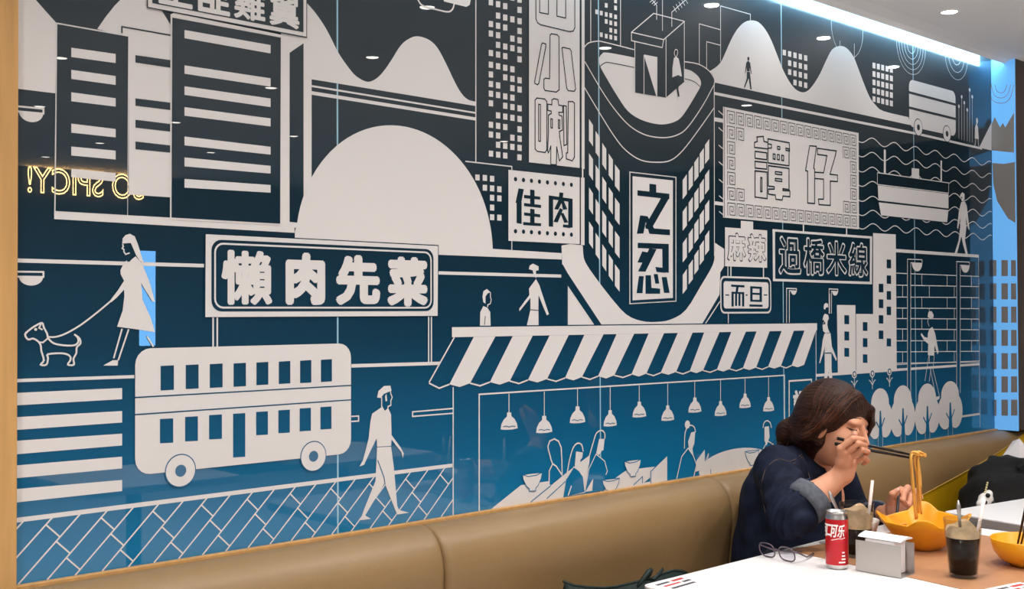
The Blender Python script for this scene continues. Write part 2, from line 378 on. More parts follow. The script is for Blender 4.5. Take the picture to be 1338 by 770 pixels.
# --- hills and buildings, upper left
m = Motif('printed_hill')
m.poly([(17, -8), (40, -8), (46.7, 0), (60, 15), (74, 30.5), (72, 122), (17, 115.3)])
m.poly([(127, 38), (138, 22), (150, 7), (158, -1), (165, -8), (224, -8), (224, 60), (222, 60), (168, 48)])
m.poly([(210, 12), (224, 15), (223, 33)], True, 1)
m.build()
m = Motif('printed_hill')
hill = [(400.8, 4), (411, 15.6), (422.9, 32.5), (432, 49), (442, 69), (455, 88), (465.7, 100), (480, 107), (491.7, 102.6), (502, 92), (512.5, 76.6), (521.6, 62), (530.6, 53), (543.6, 47.5), (559, 51.4), (571, 62), (582.6, 83), (593, 105), (602, 121), (611, 130), (621.6, 133)]
hs = [tuple(p) for p in catmull(hill, 4)]
m.poly([(380, -8), (392, -4)] + hs + [(621.6, 138.6), (407, 103.6), (407, 300), (367, 296), (367, 40), (380, 30)])
m.poly([(378.2, 69), (396.4, 56.6), (396.4, 292), (378.2, 290)], True, 1)
m.line([(407, 112.5), (621.6, 147.7)], 0.0045).line([(407, 121.5), (621.6, 155.6)], 0.0085)
m.build()
m = Motif('printed_building', base=1)
m.poly([(73.3, 29.5), (168.5, 46.3), (166.8, 283), (70.6, 277)], False, 1).poly([(74.6, 31.6), (167.2, 48), (166, 281.2), (72.3, 275.8)], True, 2)
for l, r in (((62.5, 74.7), (70.7, 82.6)), ((91.5, 103.3), (99.6, 111.2)), ((120.8, 132.5), (128.6, 139.5)), ((161.8, 173.5), (168.8, 179.7)), ((191.7, 203.4), (197.1, 208.6)), ((220.8, 231.5), (226.3, 237.6))):
    m.bar(92.7, 150.6, l, r, False, 3)
m.build()
m = Motif('printed_building', base=1)
m.poly([(159, 36), (222.5, 47.5), (222.5, 258), (168, 254.3), (168, 48), (159, 46)], False, 1)
m.line([(159, 43.5), (159, 35), (222.5, 46.2)], 0.003, True, 2)
for l, r in (((72.2, 81.8), (78.7, 88.8)), ((128.6, 138.4), (134.3, 144)), ((156.6, 167), (162.2, 172.2)), ((185, 195.2), (190.2, 199.7))):
    m.bar(176.6, 222.5, l, r, True, 2)
m.build()
m = Motif('printed_building', base=2)
m.poly([(222.3, 19), (226.5, 17), (368.6, 46), (366.8, 294.5), (221.6, 287)], False, 3).poly([(224.6, 23.2), (366.3, 49.4), (365.4, 292.5), (223.4, 284.4)], True, 4)
for l, r in (((39.5, 50.2), (59.2, 70.1)), ((85.7, 96.6), (102.6, 113.5)), ((113, 124.2), (129, 140.2)), ((140.3, 151.4), (155, 165.5)), ((178.7, 190.1), (192.1, 202.3)), ((206, 217.6), (217, 227)), ((234, 245.4), (242, 252))):
    m.bar(240.3, 352.7, l, r, False, 5)
m.build()
m = Motif('printed_ledge')
m.poly([(70.6, 275.8), (166.8, 281.4), (222, 284.5), (384.6, 293.5), (384.6, 304.4), (70.6, 286.4)], False, 0.6)
m.build()
# lamps and ledge at the far left
def lamp_head(m, x0, x1, yt, yb, cx_, r, ry, lay=0):
    m.line([(x0, yt[0]), (x1, yt[1]), (x1, yb[1]), (x0, yb[0])], 0.0036, False, lay)
    (x, z) = W((cx_, (yb[0]+yb[1])/2)); m.wp([(x-r*math.cos(t), z-ry*math.sin(t)) for t in np.linspace(0, math.pi, 14)], False, lay)
m = Motif('printed_street_lamp'); lamp_head(m, 16.5, 56.6, (138.3, 142.3), (145, 148.6), 40.5, 0.0235, 0.0195); m.build()
m = Motif('printed_street_lamp'); lamp_head(m, 16.5, 56.6, (355, 355.5), (361.5, 362), 40.5, 0.0235, 0.0175); m.build()
m = Motif('printed_ledge'); m.poly([(16.5, 337.7), (266.5, 345.0), (266.5, 349.6), (16.5, 343.0)]); m.build()
# --- sign top left
m = Motif('printed_sign', 'light framed sign with four bold characters over the tall building')
m.poly([(191.3, -12), (400.4, -12), (400.4, 50), (191.3, 10.6)], True, 5).poly([(192.6, -12), (399.3, -12), (399.3, 48.3), (192.6, 9.3)], False, 6).poly([(198, -12), (395.4, -12), (395.4, 42.6), (198, 4.4)], True, 7)
o = m.build()
m = Motif('character')
for ch, xa, xb, yb in (('土', 206, 250.5, 9.8), ('匪', 257.5, 299.5, 19.5), ('雞', 304.5, 345.5, 28), ('翼', 351, 390, 37)):
    x0 = W((xa, yb))[0]; x1 = W((xb, yb))[0]; z0 = W(((xa+xb)/2, yb-1))[1]; m = Motif('character'); m.glyph(ch, (x0, x1, z0, z0+(x1-x0)*0.98), 0.028, False, 8); m.build(o)
# --- bubbles at the top
m = Motif('printed_cloud')
m.line([(544, -6), (546, 0), (553, 8), (570, 12.5), (585, 15.5), (591, 12), (593.3, 5)], 0.004, False, 0, 4)
m.poly([(577, -6), (580, 2), (609, 9), (613.5, 6.5), (616, -6)]); m.build()
# --- moon
m = Motif('printed_moon', 'large pale half disc')
pts = [W(p) for p in [(386, 300), (393, 270), (407, 235), (430, 200), (510, 158.4), (600, 215), (625, 250), (640, 290), (645, 325)]]
A_ = np.array([[2*x, 2*z, 1] for x, z in pts]); b_ = np.array([x*x+z*z for x, z in pts]); s_ = np.linalg.lstsq(A_, b_, rcond=None)[0]
mc = (s_[0], s_[1]); mr_ = math.sqrt(s_[2]+s_[0]**2+s_[1]**2)
zb_l = W((386, 303))[1]; zb_r = W((645, 326))[1]
P = [(mc[0]+mr_*math.cos(t), mc[1]+mr_*math.sin(t)) for t in np.linspace(math.asin((zb_r-mc[1])/mr_), math.pi-math.asin((zb_r-mc[1])/mr_), 48)]
m.wp(P, False, 2)
m.poly([(571, 318), (646, 325.5), (733.5, 331), (733.5, 339.3), (571, 333)], False, 2)
m.poly([(388, 290), (569, 290), (569, 333), (384.8, 318), (384.8, 303)], False, 2.5)
m.build()
# --- building with square windows, and the tall thin line
m = Motif('printed_windows', 'small square lit windows scattered on a dark tower')
m.line([(621.6, -6), (621.6, 213)], 0.0035)
RR = [-41, 12, 70, 121, 169, 218, 267, 326, 375, 423, 472, 520, 575, 628, 677, 724]
PT = ['00011', '11101', '01111', '11101', '11011', '01111', '11101', '11110', '10111', '11011', '11110', '10111', '01111', '11101', '11011', '01111']
for y, pt in zip(RR, PT):
    for c in range(5):
        if pt[c] == '1':
            xc = 560+(313+36*c)/3.85; yc = (y+c*(9.6-y*0.0062))/3.85; m.bar(xc-2.8, xc+2.8, (yc-4.2, yc+3.6), (yc-3.6, yc+4.2))
c_ = crop(560, 180, 3.5)
for x, y in ((285, 73), (318, 78), (350, 82), (415, 90), (223, 182), (257, 184), (290, 188), (257, 229), (290, 232), (323, 236), (290, 275), (323, 278), (290, 320), (323, 366), (290, 364)):
    (xc, yc), = c_((x, y)); m.bar(xc-2.8, xc+2.8, (yc-4.0, yc+3.6), (yc-3.6, yc+4.0))
m.line([(608, 210.9), (668.6, 217.7), (668.6, 226)], 0.0032).line([(668.6, 314), (668.6, 327)], 0.0032)
m.build()
# --- vertical sign
m = Motif('printed_sign', 'tall pale vertical sign with outlined characters')
m.poly([(690.6, -10), (756.8, -10), (756.8, 219.6), (690.6, 212.2)], False, 3).poly([(759.3, -10), (763.2, -10), (763.2, 221), (759.3, 220)], False, 3)
m.poly([(759.8, 220), (761.6, 220.2), (761.6, 233), (759.8, 233)], False, 3)
o = m.build(); m = Motif('character'); c_ = crop(560, 0, 3.85)
ol = lambda pts: m.line(c_(*pts), 0.0034, True, 4, 0, True)
m.line(c_((537, -30), (537, 95), (545, 115), (560, 125), (705, 160), (725, 157), (733, 140), (733, -30)), 0.0034, True, 4)
m.line(c_((556, -30), (556, 64), (600, 72), (600, -30)), 0.0034, True, 4); m.line(c_((643, -30), (643, 82), (687, 92), (687, -30)), 0.0034, True, 4)
m.build(o); m = Motif('character')
ol([(570, 217), (587, 222), (587, 235), (552, 420), (545, 427), (532, 420), (531, 410), (565, 225)])
ol([(608, 178), (615, 171), (645, 176), (653, 185), (654, 452), (640, 464), (583, 456), (577, 445), (577, 400), (585, 394), (606, 397)])
ol([(668, 242), (675, 239), (708, 247), (714, 257), (737, 448), (730, 460), (700, 457), (692, 445)])
m.build(o); m = Motif('character')
ol([(533, 505), (542, 494), (582, 499), (592, 512), (592, 755), (583, 768), (545, 762), (533, 750)]); ol([(551, 525), (560, 527), (560, 712), (551, 710)])
ol([(617, 505), (628, 497), (648, 502), (652, 530), (672, 533), (672, 566), (652, 566), (654, 580), (668, 585), (671, 655), (655, 662), (657, 690), (672, 790), (655, 810), (642, 740), (640, 830), (612, 828), (612, 735), (600, 770), (596, 760), (600, 665), (600, 580), (614, 572), (614, 560), (597, 556), (597, 525), (617, 528)])
ol([(612, 598), (620, 600), (620, 645), (612, 643)]); ol([(650, 603), (657, 605), (657, 648), (650, 646)])
ol([(676, 532), (690, 535), (692, 728), (678, 733)]); ol([(700, 512), (722, 512), (731, 520), (731, 790), (720, 810), (690, 800), (690, 770), (697, 770)])
m.build(o)
# --- square sign with dots
m = Motif('printed_sign', 'square pale sign with dotted edges and two dark characters')
c_ = crop(560, 180, 3.5)
m.poly(c_((363, 147), (689, 182), (689, 487), (363, 472)), False, 3).poly(c_((694.5, 182.5), (711, 184), (711, 492), (694.5, 490)), False, 3)
for k in range(8):
    x = 395+36.5*k; m.disc(c_((x, 190+26*k/7))[0], 0.0062, True, 4, 14); m.disc(c_((x, 428+16*k/7))[0], 0.0062, True, 4, 14)
o = m.build(); m = Motif('character')
dk = lambda *pts: m.poly(c_(*pts), True, 4)
dk((409, 232), (433, 236), (421, 300), (395, 298)); dk((400, 290), (423, 293), (423, 395), (400, 391))
dk((434, 262), (508, 270), (508, 284), (434, 277)); dk((434, 299), (512, 308), (512, 322), (434, 313)); dk((434, 342), (508, 351), (508, 365), (434, 356)); dk((430, 386), (512, 392), (512, 405), (430, 400))
dk((462, 237), (482, 240), (482, 315), (462, 312)); dk((462, 325), (482, 328), (482, 400), (462, 397))
m.build(o); m = Motif('character')
dk((547, 264), (655, 280), (655, 296), (547, 280)); dk((547, 264), (567, 267), (567, 408), (547, 406)); dk((636, 278), (656, 281), (656, 412), (636, 411)); dk((612, 397), (645, 400), (645, 414), (612, 410))
dk((596, 250), (614, 253), (610, 290), (590, 330), (572, 327), (592, 285)); dk((602, 285), (616, 290), (632, 328), (612, 330)); dk((598, 322), (612, 330), (588, 388), (568, 385)); dk((600, 345), (614, 345), (636, 388), (618, 390))
m.build(o)
# --- curved tower in the middle
m = Motif('printed_tower', 'dark curved tower with a pale roof deck, hut and slanting windows')
c6 = crop(740, 0, 3.85); cb = crop(740, 140, 2.565); c7 = crop(600, 330, 3.85); ce = crop(920, 280, 3.85)
U = cb((55, 470), (58, 505), (70, 532), (100, 575), (150, 640), (200, 695), (250, 717), (300, 720.5), (350, 712), (400, 680), (450, 600), (490, 530), (497, 490), (497.5, 455))
Us = [tuple(p) for p in catmull(U, 3)]
m.poly([(733.5, 321), (745, 319), (761, 320.6)] + Us + [(946, 325.5), (946, 348), (941, 356), (940, 385), (917, 424), (741, 425), (741, 373), (735, 362)], False, 0)
m.poly([(735, 345.6), (742, 358), (785.7, 424.5), (776.6, 425), (741.6, 373.5), (741.6, 425), (740, 425), (733, 425), (733, 346)], True, 1)
m.poly([(741.6, 374), (776.4, 425.5), (741.6, 425.5)], False, 1.5)
m.line([(940.5, 394), (921, 424)], 0.004)
deck = c6((163, 300), (165, 290), (178, 272), (205, 265), (340, 290), (590, 345), (640, 365), (670, 395), (676, 428), (655, 470), (600, 560), (560, 605), (500, 625), (440, 622), (370, 600), (310, 560), (260, 490), (200, 390), (170, 335))
m.poly(deck, False, 0, 3)
m.line(c6((168, 335), (190, 318), (220, 316), (340, 340)), 0.0028, True, 1, 3).line(c6((590, 395), (640, 410), (672, 437)), 0.0028, True, 1, 3)
m.line(c6((88, 240), (110, 217), (150, 208), (185, 211), (340, 250)), 0.0032, False, 0, 4).line(c6((590, 310), (660, 322), (710, 350), (738, 385), (745, 415), (730, 450), (680, 540), (610, 640), (560, 678), (490, 693), (400, 680), (320, 635), (250, 560), (180, 460), (92, 310)), 0.0034, False, 0, 5)
m.line([(763.5, 114.5), (781.6, 145), (802.3, 178), (818, 197)] + cb((250, 178), (305, 185), (350, 178), (390, 145), (440, 80), (495, 2)), 0.0034, False, 0, 4)
m.line([(933, 108), (933.3, 335)], 0.0034)
# hut
m.poly(c6((342, 200), (497, 232), (592, 108), (592, 412), (499, 492), (342, 466)), True, 2)
m.poly(c6((325, 160), (437, 68), (592, 108), (592, 150), (490, 240), (325, 205)), True, 2.4)
m.line(c6((325, 163), (437, 68), (592, 108), (487, 200), (325, 163), (325, 205), (480, 240), (487, 200)), 0.003, False, 3).line(c6((342, 210), (342, 466)), 0.003, False, 3).line(c6((499, 195), (499, 490)), 0.003, False, 3).line(c6((591, 110), (591, 408)), 0.003, False, 3)
m.line(c6((388, 278), (388, 475)), 0.003, False, 3).poly(c6((388, 275), (455, 288), (455, 486), (450, 484), (394, 300)), False, 3)
for a in (((452, 100), (452, 28), (415, -20)), ((481, 155), (481, -20)), ((528, 135), (528, 62), (620, -20))): m.line(c6(*a), 0.0026, False, 3)
for k in range(5): m.line(c6((535+14*k, 32-11*k), (552+14*k, 62-11*k)), 0.0022, False, 3)
for k in range(3): m.line(c6((418+10*k, 12+8*k), (436+10*k, -4+8*k)), 0.0022, False, 3)
# figure on the deck
m.poly(c6((538, 292), (550, 286), (562, 296), (572, 345), (578, 385), (570, 384), (560, 378), (530, 390), (531, 340)), False, 4)
m.line(c6((541, 262), (546, 250), (556, 254), (556, 272), (549, 288), (541, 275)), 0.0024, False, 4, 3, True)
m.poly(c6((540, 384), (556, 382), (558, 430), (567, 486), (560, 488), (548, 432)), True, 4).poly(c6((556, 382), (566, 380), (562, 440), (556, 470)), True, 4)
# slanting windows
for r in range(4):
    for k, (xa, xb, yt) in enumerate(((75, 88.5, 40), (97, 111, 80), (119.5, 133, 120), (141, 155, 156), (162, 177.5, 192))):
        y = yt+r*(114.5-k*0.7); m.poly(cb((xa, y), (xb, y+21), (xb, y+92), (xa, y+72)), False, 1)
    for k, (xa, xb, yt) in enumerate(((389, 403, 225), (409, 423, 196), (428, 442, 166), (446, 460, 137), (464, 478, 107))):
        y = yt+r*(106-k*1.0); m.poly(cb((xa, y+20), (xb, y), (xb, y+66), (xa, y+84)), False, 1)
o = m.build(); m = Motif('name_panel', 'pale upright panel with two angular characters')
m.poly(cb((210, 216), (367.5, 234), (367.5, 652), (210, 661)), False, 2).poly(cb((213, 220), (364.5, 237), (364.5, 649), (213, 657.5)), True, 3).poly(cb((220, 232), (355, 246), (355, 640), (220, 648)), False, 4); o2 = m.build(o); o2.parent = mural; o = o2; m = Motif('character')
dk = lambda *pts: m.poly(cb(*pts), True, 5)
dk((236, 279), (343, 291), (343, 309), (236, 297)); dk((276, 257), (299, 260), (299, 290), (276, 288)); dk((318, 300), (343, 304), (288, 400), (286, 412), (264, 408), (262, 398))
dk((245, 363), (268, 366), (256, 424), (234, 425)); dk((258, 366), (270, 366), (292, 407), (345, 411), (345, 430), (276, 425))
m.build(o2); m = Motif('character')
dk((237, 455), (341, 459), (341, 477), (237, 473)); dk((319, 460), (341, 461), (341, 556), (320, 553)); dk((296, 536), (330, 540), (330, 556), (300, 553)); dk((276, 474), (300, 477), (263, 552), (238, 551)); dk((252, 484), (271, 487), (256, 522), (236, 521))
dk((241, 567), (257, 567), (253, 624), (233, 624)); dk((263, 564), (281, 564), (283, 606), (312, 609), (312, 626), (263, 626)); dk((290, 560), (304, 560), (309, 592), (296, 592)); dk((317, 570), (334, 570), (344, 623), (325, 623))
m.build(o)
# --- line buildings behind the tower
m = Motif('printed_windows')
m.line([(771.7, -6), (771.7, 54)], 0.003).line([(810.6, -6), (810.6, 60)], 0.003)
for x, y in ((200, 27), (247, 5), (247, 40), (152, 60), (175, 66), (200, 73), (223, 78), (247, 85), (200, 108), (223, 115), (247, 120), (223, 152), (247, 158), (175, 175), (200, 182), (223, 187), (247, 192)):
    (xc, yc), = c6((x, y)); m.bar(xc-1.8, xc+1.8, (yc-3.2, yc+2.6), (yc-2.6, yc+3.2))
for a in (((668, 325), (668, 120), (775, 150)), ((705, 345), (705, 210), (775, 228)), ((775, 310), (775, 30), (925, 72), (925, 105))): m.line(c6(*a), 0.0028)
m.build()
# --- hills, upper right
m = Motif('printed_hill'); cs = crop(900, 0, 3.85)
H2 = [(105, 358), (140, 335), (165, 305), (190, 250), (215, 195), (245, 145), (280, 112), (315, 103), (350, 112), (385, 150), (415, 205), (445, 280), (475, 355), (505, 410), (535, 448), (570, 465), (600, 455), (630, 420), (660, 370), (690, 305), (720, 250), (755, 232), (790, 240), (825, 280), (850, 340), (880, 420), (910, 490), (940, 530), (980, 560), (1105, 590)]
H2 = [tuple(p) for p in catmull(H2, 3)]
m.poly(cs(*H2) + cs((1115, 630), (128, 415), (128, 395), (118, 372)))
m.line(cs((128, 470), (1155, 675)) + [(1283, 194.3)], 0.0095)
m.poly(cs((293, 290), (299, 285), (304, 292), (303, 303), (298, 307), (294, 302)), True, 1)
m.poly(cs((288, 315), (298, 305), (308, 318), (315, 372), (312, 374), (305, 340), (305, 360), (291, 360), (290, 340), (284, 368), (281, 366)), True, 1)
m.poly(cs((291, 362), (306, 362), (310, 400), (315, 450), (308, 450), (300, 395), (280, 443), (276, 440), (290, 395)), True, 1)
m.build()
m = Motif('printed_windows')
for x0, row in ((480, [(265, 0), (311, 1), (356, 1), (402, 2)]), (931, [(330, 0), (373, 0), (415, 0), (457, 0), (499, 0)])):
    for y, k0 in row:
        for k in range(k0, 5):
            st = 26.8 if x0 == 480 else 21.8; (xc, yc), = cs((x0+st*k, y+(6.8 if x0 == 480 else 5.4)*k)); h = 2.1 if x0 == 480 else 1.9
            m.bar(xc-h, xc+h, (yc-4.0, yc+3.2), (yc-3.2, yc+4.0))
m.build()
# fine arcs near the ceiling
m = Motif('printed_arcs', 'fine pale concentric arcs near the ceiling')
c8 = crop(1100, 0, 3.848)
def arc(cpx, r, n=16, w=0.0016):
    x, z = W(cpx); m.wline([(x-r*math.cos(t), z-r*math.sin(t)) for t in np.linspace(0, math.pi, n)], w); 
    for s in (-1, 1): m.wline([(x+s*r, z), (x+s*r, z+0.1)], w)
arc(cs((797, 145))[0], 0.112); m.line(cs((760, 205), (760, 235)), 0.0024).line(cs((832, 220), (832, 300)), 0.0024)
for r in (0.05, 0.085, 0.118, 0.15, 0.18): arc(c8((348, 228))[0], r*0.66)
for r in (0.05, 0.09, 0.13): arc(c8((575, 280))[0], r*0.8)
m.build()
# --- far bus
m = Motif('printed_bus', 'small pale bus with two dark stripes'); 
bx = wbox(c8((338, 425))[0], c8((571, 652))[0]); m.rrect((bx[0], bx[1], W(c8((338, 635))[0])[1], W(c8((338, 398))[0])[1]), 0.03)
m.line(c8((335, 464), (573, 527)), 0.0105, True, 1).line(c8((335, 541), (573, 599)), 0.0105, True, 1)
for p in ((383, 641), (527, 673)): m.disc(c8(p)[0], 0.0365, True, 1).disc(c8(p)[0], 0.033, False, 2).disc(c8(p)[0], 0.0125, True, 3)
m.build()
m = Motif('printed_flower_stalks')
for x, y in ((588, 535), (602, 487), (615, 517), (630, 553), (642, 452), (655, 487)): m.line(c8((x, y), (x, 700+(x-588)*0.25)), 0.0026).disc(c8((x, y))[0], 0.008, n=10)
m.poly(c8((676, 618), (684, 640), (688, 700), (668, 697), (669, 640))).disc(c8((679, 608))[0], 0.010, n=10, ry=0.014); m.line(c8((673, 700), (668, 735)), 0.004).line(c8((684, 700), (688, 738)), 0.004)
m.build()
m = Motif('printed_mountains')
m.poly(c8((690, 742), (752, 616), (752, 757))); m.build()
# --- waves and ferry
m = Motif('printed_waves', 'rows of fine wavy water lines')
zs = [W(p)[1] for p in crop(1100, 80, 3.5)((78, 355), (78, 421), (78, 490), (78, 556), (78, 625), (78, 690), (78, 752))]
for z in zs:
    m.wline([(x, z+0.0125*math.cos(2*math.pi*(x-4.057)/0.1695)-0.0) for x in np.arange(3.94, 5.085, 0.0106)], 0.0034)
    m.wline([(x, z+0.0125*math.cos(2*math.pi*(x-4.057)/0.1695)) for x in np.arange(3.075, 3.13, 0.0106)], 0.0034)
m.build()
cw = crop(1100, 80, 3.5)
m = Motif('printed_ferry', 'pale ferry boat with two masts')
m.poly(cw((158, 508), (489, 556), (489, 600), (480, 740), (178, 707), (160, 590)), True, 1)
m.poly(cw((163, 568), (486, 608), (486, 674), (166, 637)), False, 2).poly(cw((167, 646), (486, 681), (480, 737), (178, 705)), False, 2)
m.line(cw((161, 510), (487, 557), (487, 602)), 0.0035, False, 2).line(cw((161, 510), (161, 564), (487, 604)), 0.0035, False, 2)
m.line(cw((195, 405), (195, 512)), 0.015, False, 2).line(cw((453, 455), (453, 553)), 0.013, False, 2).poly(cw((318, 489), (352, 493), (352, 538), (318, 533)), False, 2)
m.build()
# --- big sign with the key-pattern border
m = Motif('printed_sign', 'large pale sign with a square spiral border and two outlined characters')
ch_ = crop(920, 120, 3.85)
m.poly(ch_((93, 75), (775, 208), (777, 692), (93, 633)), False, 3)
m.line(ch_((99, 78), (99, 632)), 0.0026, True, 4)
sx0, sz1 = W(ch_((93, 75))[0]); sx1, sz1b = W(ch_((775, 208))[0]); sz0 = W(ch_((93, 633))[0])[1]; szm = (sz1+sz1b)/2
def spiral(cx_, cz, w, h):
    q = [(-.5, -.5), (-.5, .5), (.5, .5), (.5, -.42), (-.22, -.42), (-.22, .24), (.24, .24), (.24, -.16), (0, -.16), (0, .02)]
    m.wline([(cx_+a*w, cz+b*h) for a, b in q], 0.0026, True, 4)
xsL = [W(ch_((x, 300))[0])[0] for x in (133, 182, 227, 271, 315, 358, 400, 442, 482, 522, 561, 598, 636, 674, 711, 747)]
xg = np.linspace(xsL[0], xsL[-1], 16); zg = np.linspace(W(ch_((133, 131))[0])[1], W(ch_((133, 593))[0])[1], 7)
for i, x in enumerate(xg):
    for j, z in enumerate(zg):
        if i in (0, 15) or j in (0, 6) or (i in (1, 14) and j in (1, 5)): spiral(x, z, (xg[1]-xg[0])*0.80, (zg[0]-zg[1])*0.84)
for px_ in ((50, 80), (50, 560)): m.bar(920+px_[0]/3.85, 944.6, (120+(px_[1]+48)/3.85, 120+(px_[1]+68)/3.85), (120+(px_[1]+56)/3.85, 120+(px_[1]+76)/3.85)) if px_[1] == 80 else m.bar(933, 944.6, (263, 267.5), (264.5, 269))
o = m.build(); m = Motif('character')
ol = lambda *pts: m.line(ch_(*pts), 0.0046, True, 5, 0, True)
ol((262, 228), (295, 225), (298, 250), (318, 255), (318, 288), (250, 280), (250, 256), (265, 250)); ol((253, 300), (312, 308), (312, 342), (253, 335)); ol((253, 350), (312, 357), (312, 390), (253, 384)); ol((253, 398), (314, 405), (314, 538), (253, 530)); ol((281, 432), (288, 433), (288, 503), (281, 502))
ol((318, 237), (425, 257), (427, 299), (408, 295), (408, 284), (424, 288), (424, 373), (318, 358), (318, 285), (336, 283), (336, 266), (318, 262)); ol((366, 275), (378, 277), (378, 291), (366, 289))
for x in (344, 365, 387): ol((x, 313+(x-344)*0.15), (x+10, 315+(x-344)*0.15), (x+10, 340+(x-344)*0.15), (x, 338+(x-344)*0.15))
ol((320, 372), (424, 386), (424, 492), (393, 488), (393, 497), (428, 499), (428, 529), (393, 525), (390, 545), (358, 541), (355, 520), (320, 515), (320, 490), (350, 490), (350, 478), (320, 475)); ol((355, 402), (388, 406), (388, 418), (355, 414)); ol((355, 436), (388, 440), (388, 452), (355, 448))
m.build(o); m = Motif('character')
ol((528, 272), (562, 275), (548, 385), (553, 390), (553, 563), (518, 560), (518, 400), (507, 397)); ol((567, 285), (662, 298), (655, 330), (630, 415), (668, 420), (668, 452), (632, 450), (632, 572), (575, 568), (572, 540), (598, 541), (598, 440), (553, 437), (553, 405), (598, 408), (615, 322), (567, 315))
m.build(o)
# --- small sign with two outlined characters
m = Motif('printed_sign', 'small pale sign with two thin outlined characters')
m.poly(ce((103, 66), (315, 82), (315, 270), (103, 262)), False, 3).poly(ce((183, 33), (245, 38), (245, 80), (183, 74)), False, 2)
m.line(ce((118, 262), (118, 318)), 0.004, False, 2).line(ce((133, 262), (133, 318)), 0.006, False, 2).line(ce((297, 268), (297, 322)), 0.006, False, 2)
o = m.build(); m = Motif('character')
for chx, xa, xb, ya, yb in (('麻', 112, 208, 92, 238), ('辣', 215, 310, 98, 244)):
    b = wbox(ce((xa, ya))[0], ce((xb, yb))[0]); m.glyph(chx, b, 0.040, True, 4); e = 0.0042
    m.glyph(chx, (b[0]+e, b[1]-e, b[2]+e, b[3]-e), 0.022, False, 5); m.build(o); m = Motif('character')
# --- rounded sign
m = Motif('printed_sign', 'small rounded sign with two dark characters')
b = wbox(ce((79, 315))[0], ce((335, 500))[0]); m.rrect(b, 0.022, False, 3); e = 0.006; b2 = (b[0]+e, b[1]-e, b[2]+e, b[3]-e); m.rrect(b2, 0.018, True, 4); e = 0.017; b2 = (b[0]+e, b[1]-e, b[2]+e, b[3]-e); m.rrect(b2, 0.011, False, 5)
m.line(ce((120, 498), (120, 552)), 0.004, False, 2)
for xa, xb in ((103, 122), (205, 215), (296, 314)): m.line(ce((xa, 407), (xb, 407)), 0.004, True, 6)
o = m.build(); m = Motif('character')
dk = lambda *pts: m.poly(ce(*pts), True, 6)
dk((132, 354), (199, 358), (199, 369), (132, 365)); dk((158, 362), (170, 363), (166, 395), (154, 395)); dk((134, 390), (198, 393), (198, 403), (134, 400)); dk((134, 390), (145, 391), (145, 465), (134, 464)); dk((152, 400), (162, 400), (162, 462), (152, 461)); dk((169, 400), (179, 400), (179, 462), (169, 461)); dk((187, 392), (198, 393), (198, 465), (187, 464))
m.build(o); m = Motif('character')
dk((228, 362), (287, 366), (287, 377), (228, 373)); dk((228, 362), (240, 363), (240, 440), (228, 439)); dk((275, 365), (287, 366), (287, 440), (275, 440)); dk((236, 395), (280, 397), (280, 407), (236, 405)); dk((228, 430), (287, 432), (287, 442), (228, 440)); dk((224, 454), (290, 456), (290, 466), (224, 465))
m.build(o)
# --- wide sign
m = Motif('printed_sign', 'wide dark sign with a pale frame and four outlined characters')
m.poly(ce((342, 75), (843, 112), (842, 353), (344, 337)), False, 3).poly(ce((354, 88), (832, 123), (831, 340), (355, 325)), True, 4)
m.line(ce((498, 52), (498, 90)), 0.008, False, 2).line(ce((715, 70), (715, 108)), 0.008, False, 2)
o = m.build(); m = Motif('character')
for chx, xa, xb, ya, yb in (('過', 370, 486, 110, 308), ('橋', 495, 603, 118, 311), ('米', 610, 715, 132, 313), ('線', 722, 822, 140, 320)):
    b = wbox(ce((xa, ya))[0], ce((xb, yb))[0]); m.glyph(chx, b, 0.042, False, 5); e = 0.0062
    m.glyph(chx, (b[0]+e, b[1]-e, b[2]+e, b[3]-e), 0.016, True, 6); m.build(o); m = Motif('character')
# --- pale tower blocks
m = Motif('printed_tower_blocks', 'three pale tower blocks with small dark windows')
m.poly(ce((849, 95), (963, 102), (968, 784), (849, 795)), False, 1).poly(ce((667, 457), (760, 458), (762, 802), (672, 808)), False, 1).poly(ce((763, 502), (851, 503), (851, 795), (764, 801)), False, 1)
for xa, xb, ys in ((704, 728, ((508, 553), (590, 635), (673, 717))), (797, 820, ((543, 587), (624, 668), (705, 748))), (877, 900, ((350, 393), (428, 472), (508, 550), (585, 628))), (917, 939, ((228, 272), (308, 350), (387, 430), (465, 507), (625, 665)))):
    for a, b in ys: m.poly(ce((xa, a), (xb, a+1), (xb, b+1), (xa, b)), True, 2)
m.build()
m = Motif('printed_ledge'); c5 = crop(1100, 280, 2.567); c8b = crop(1040, 380, 5.5)
m.band((1066, 490.8), (1171, 483.6), 0.010).band((1170, 483.6), (1280, 476.0), 0.010); m.line(c5((180, 505), (462, 492)), 0.003)
m.band(c5((180, 122))[0], c5((459, 141))[0], 0.013).line(c5((458, 145), (463, 715)), 0.0032); m.band(c5((400, 679))[0], c5((463, 670))[0], 0.009); m.build()
m = Motif('printed_flowers')
for x, y in ((418, 600), (547, 595), (670, 580)):
    X, Z = W(c8b((x, y))[0]); m.disc((X, Z), 0.0185, False, 1, 16, 0.016, False).disc((X, Z), 0.0135, True, 2, 16, 0.0115, False).disc((X, Z), 0.008, False, 3, 12, 0.007, False)
    m.wline([(X, Z-0.016), (X, Z-0.06)], 0.004, False, 1)
    for s in (-1, 1): m.wline([tuple(p) for p in catmull([(X, Z-0.045), (X+s*0.014, Z-0.03), (X+s*0.024, Z-0.026)], 3)], 0.004, False, 1)
m.build()
m = Motif('printed_brick_wall', 'pale outlines of large bricks behind the street lamps')
ya = [198, 238, 278, 315, 350, 385, 425, 462, 500]; yb = [209, 243, 280, 317, 352, 388, 424, 460, 496]
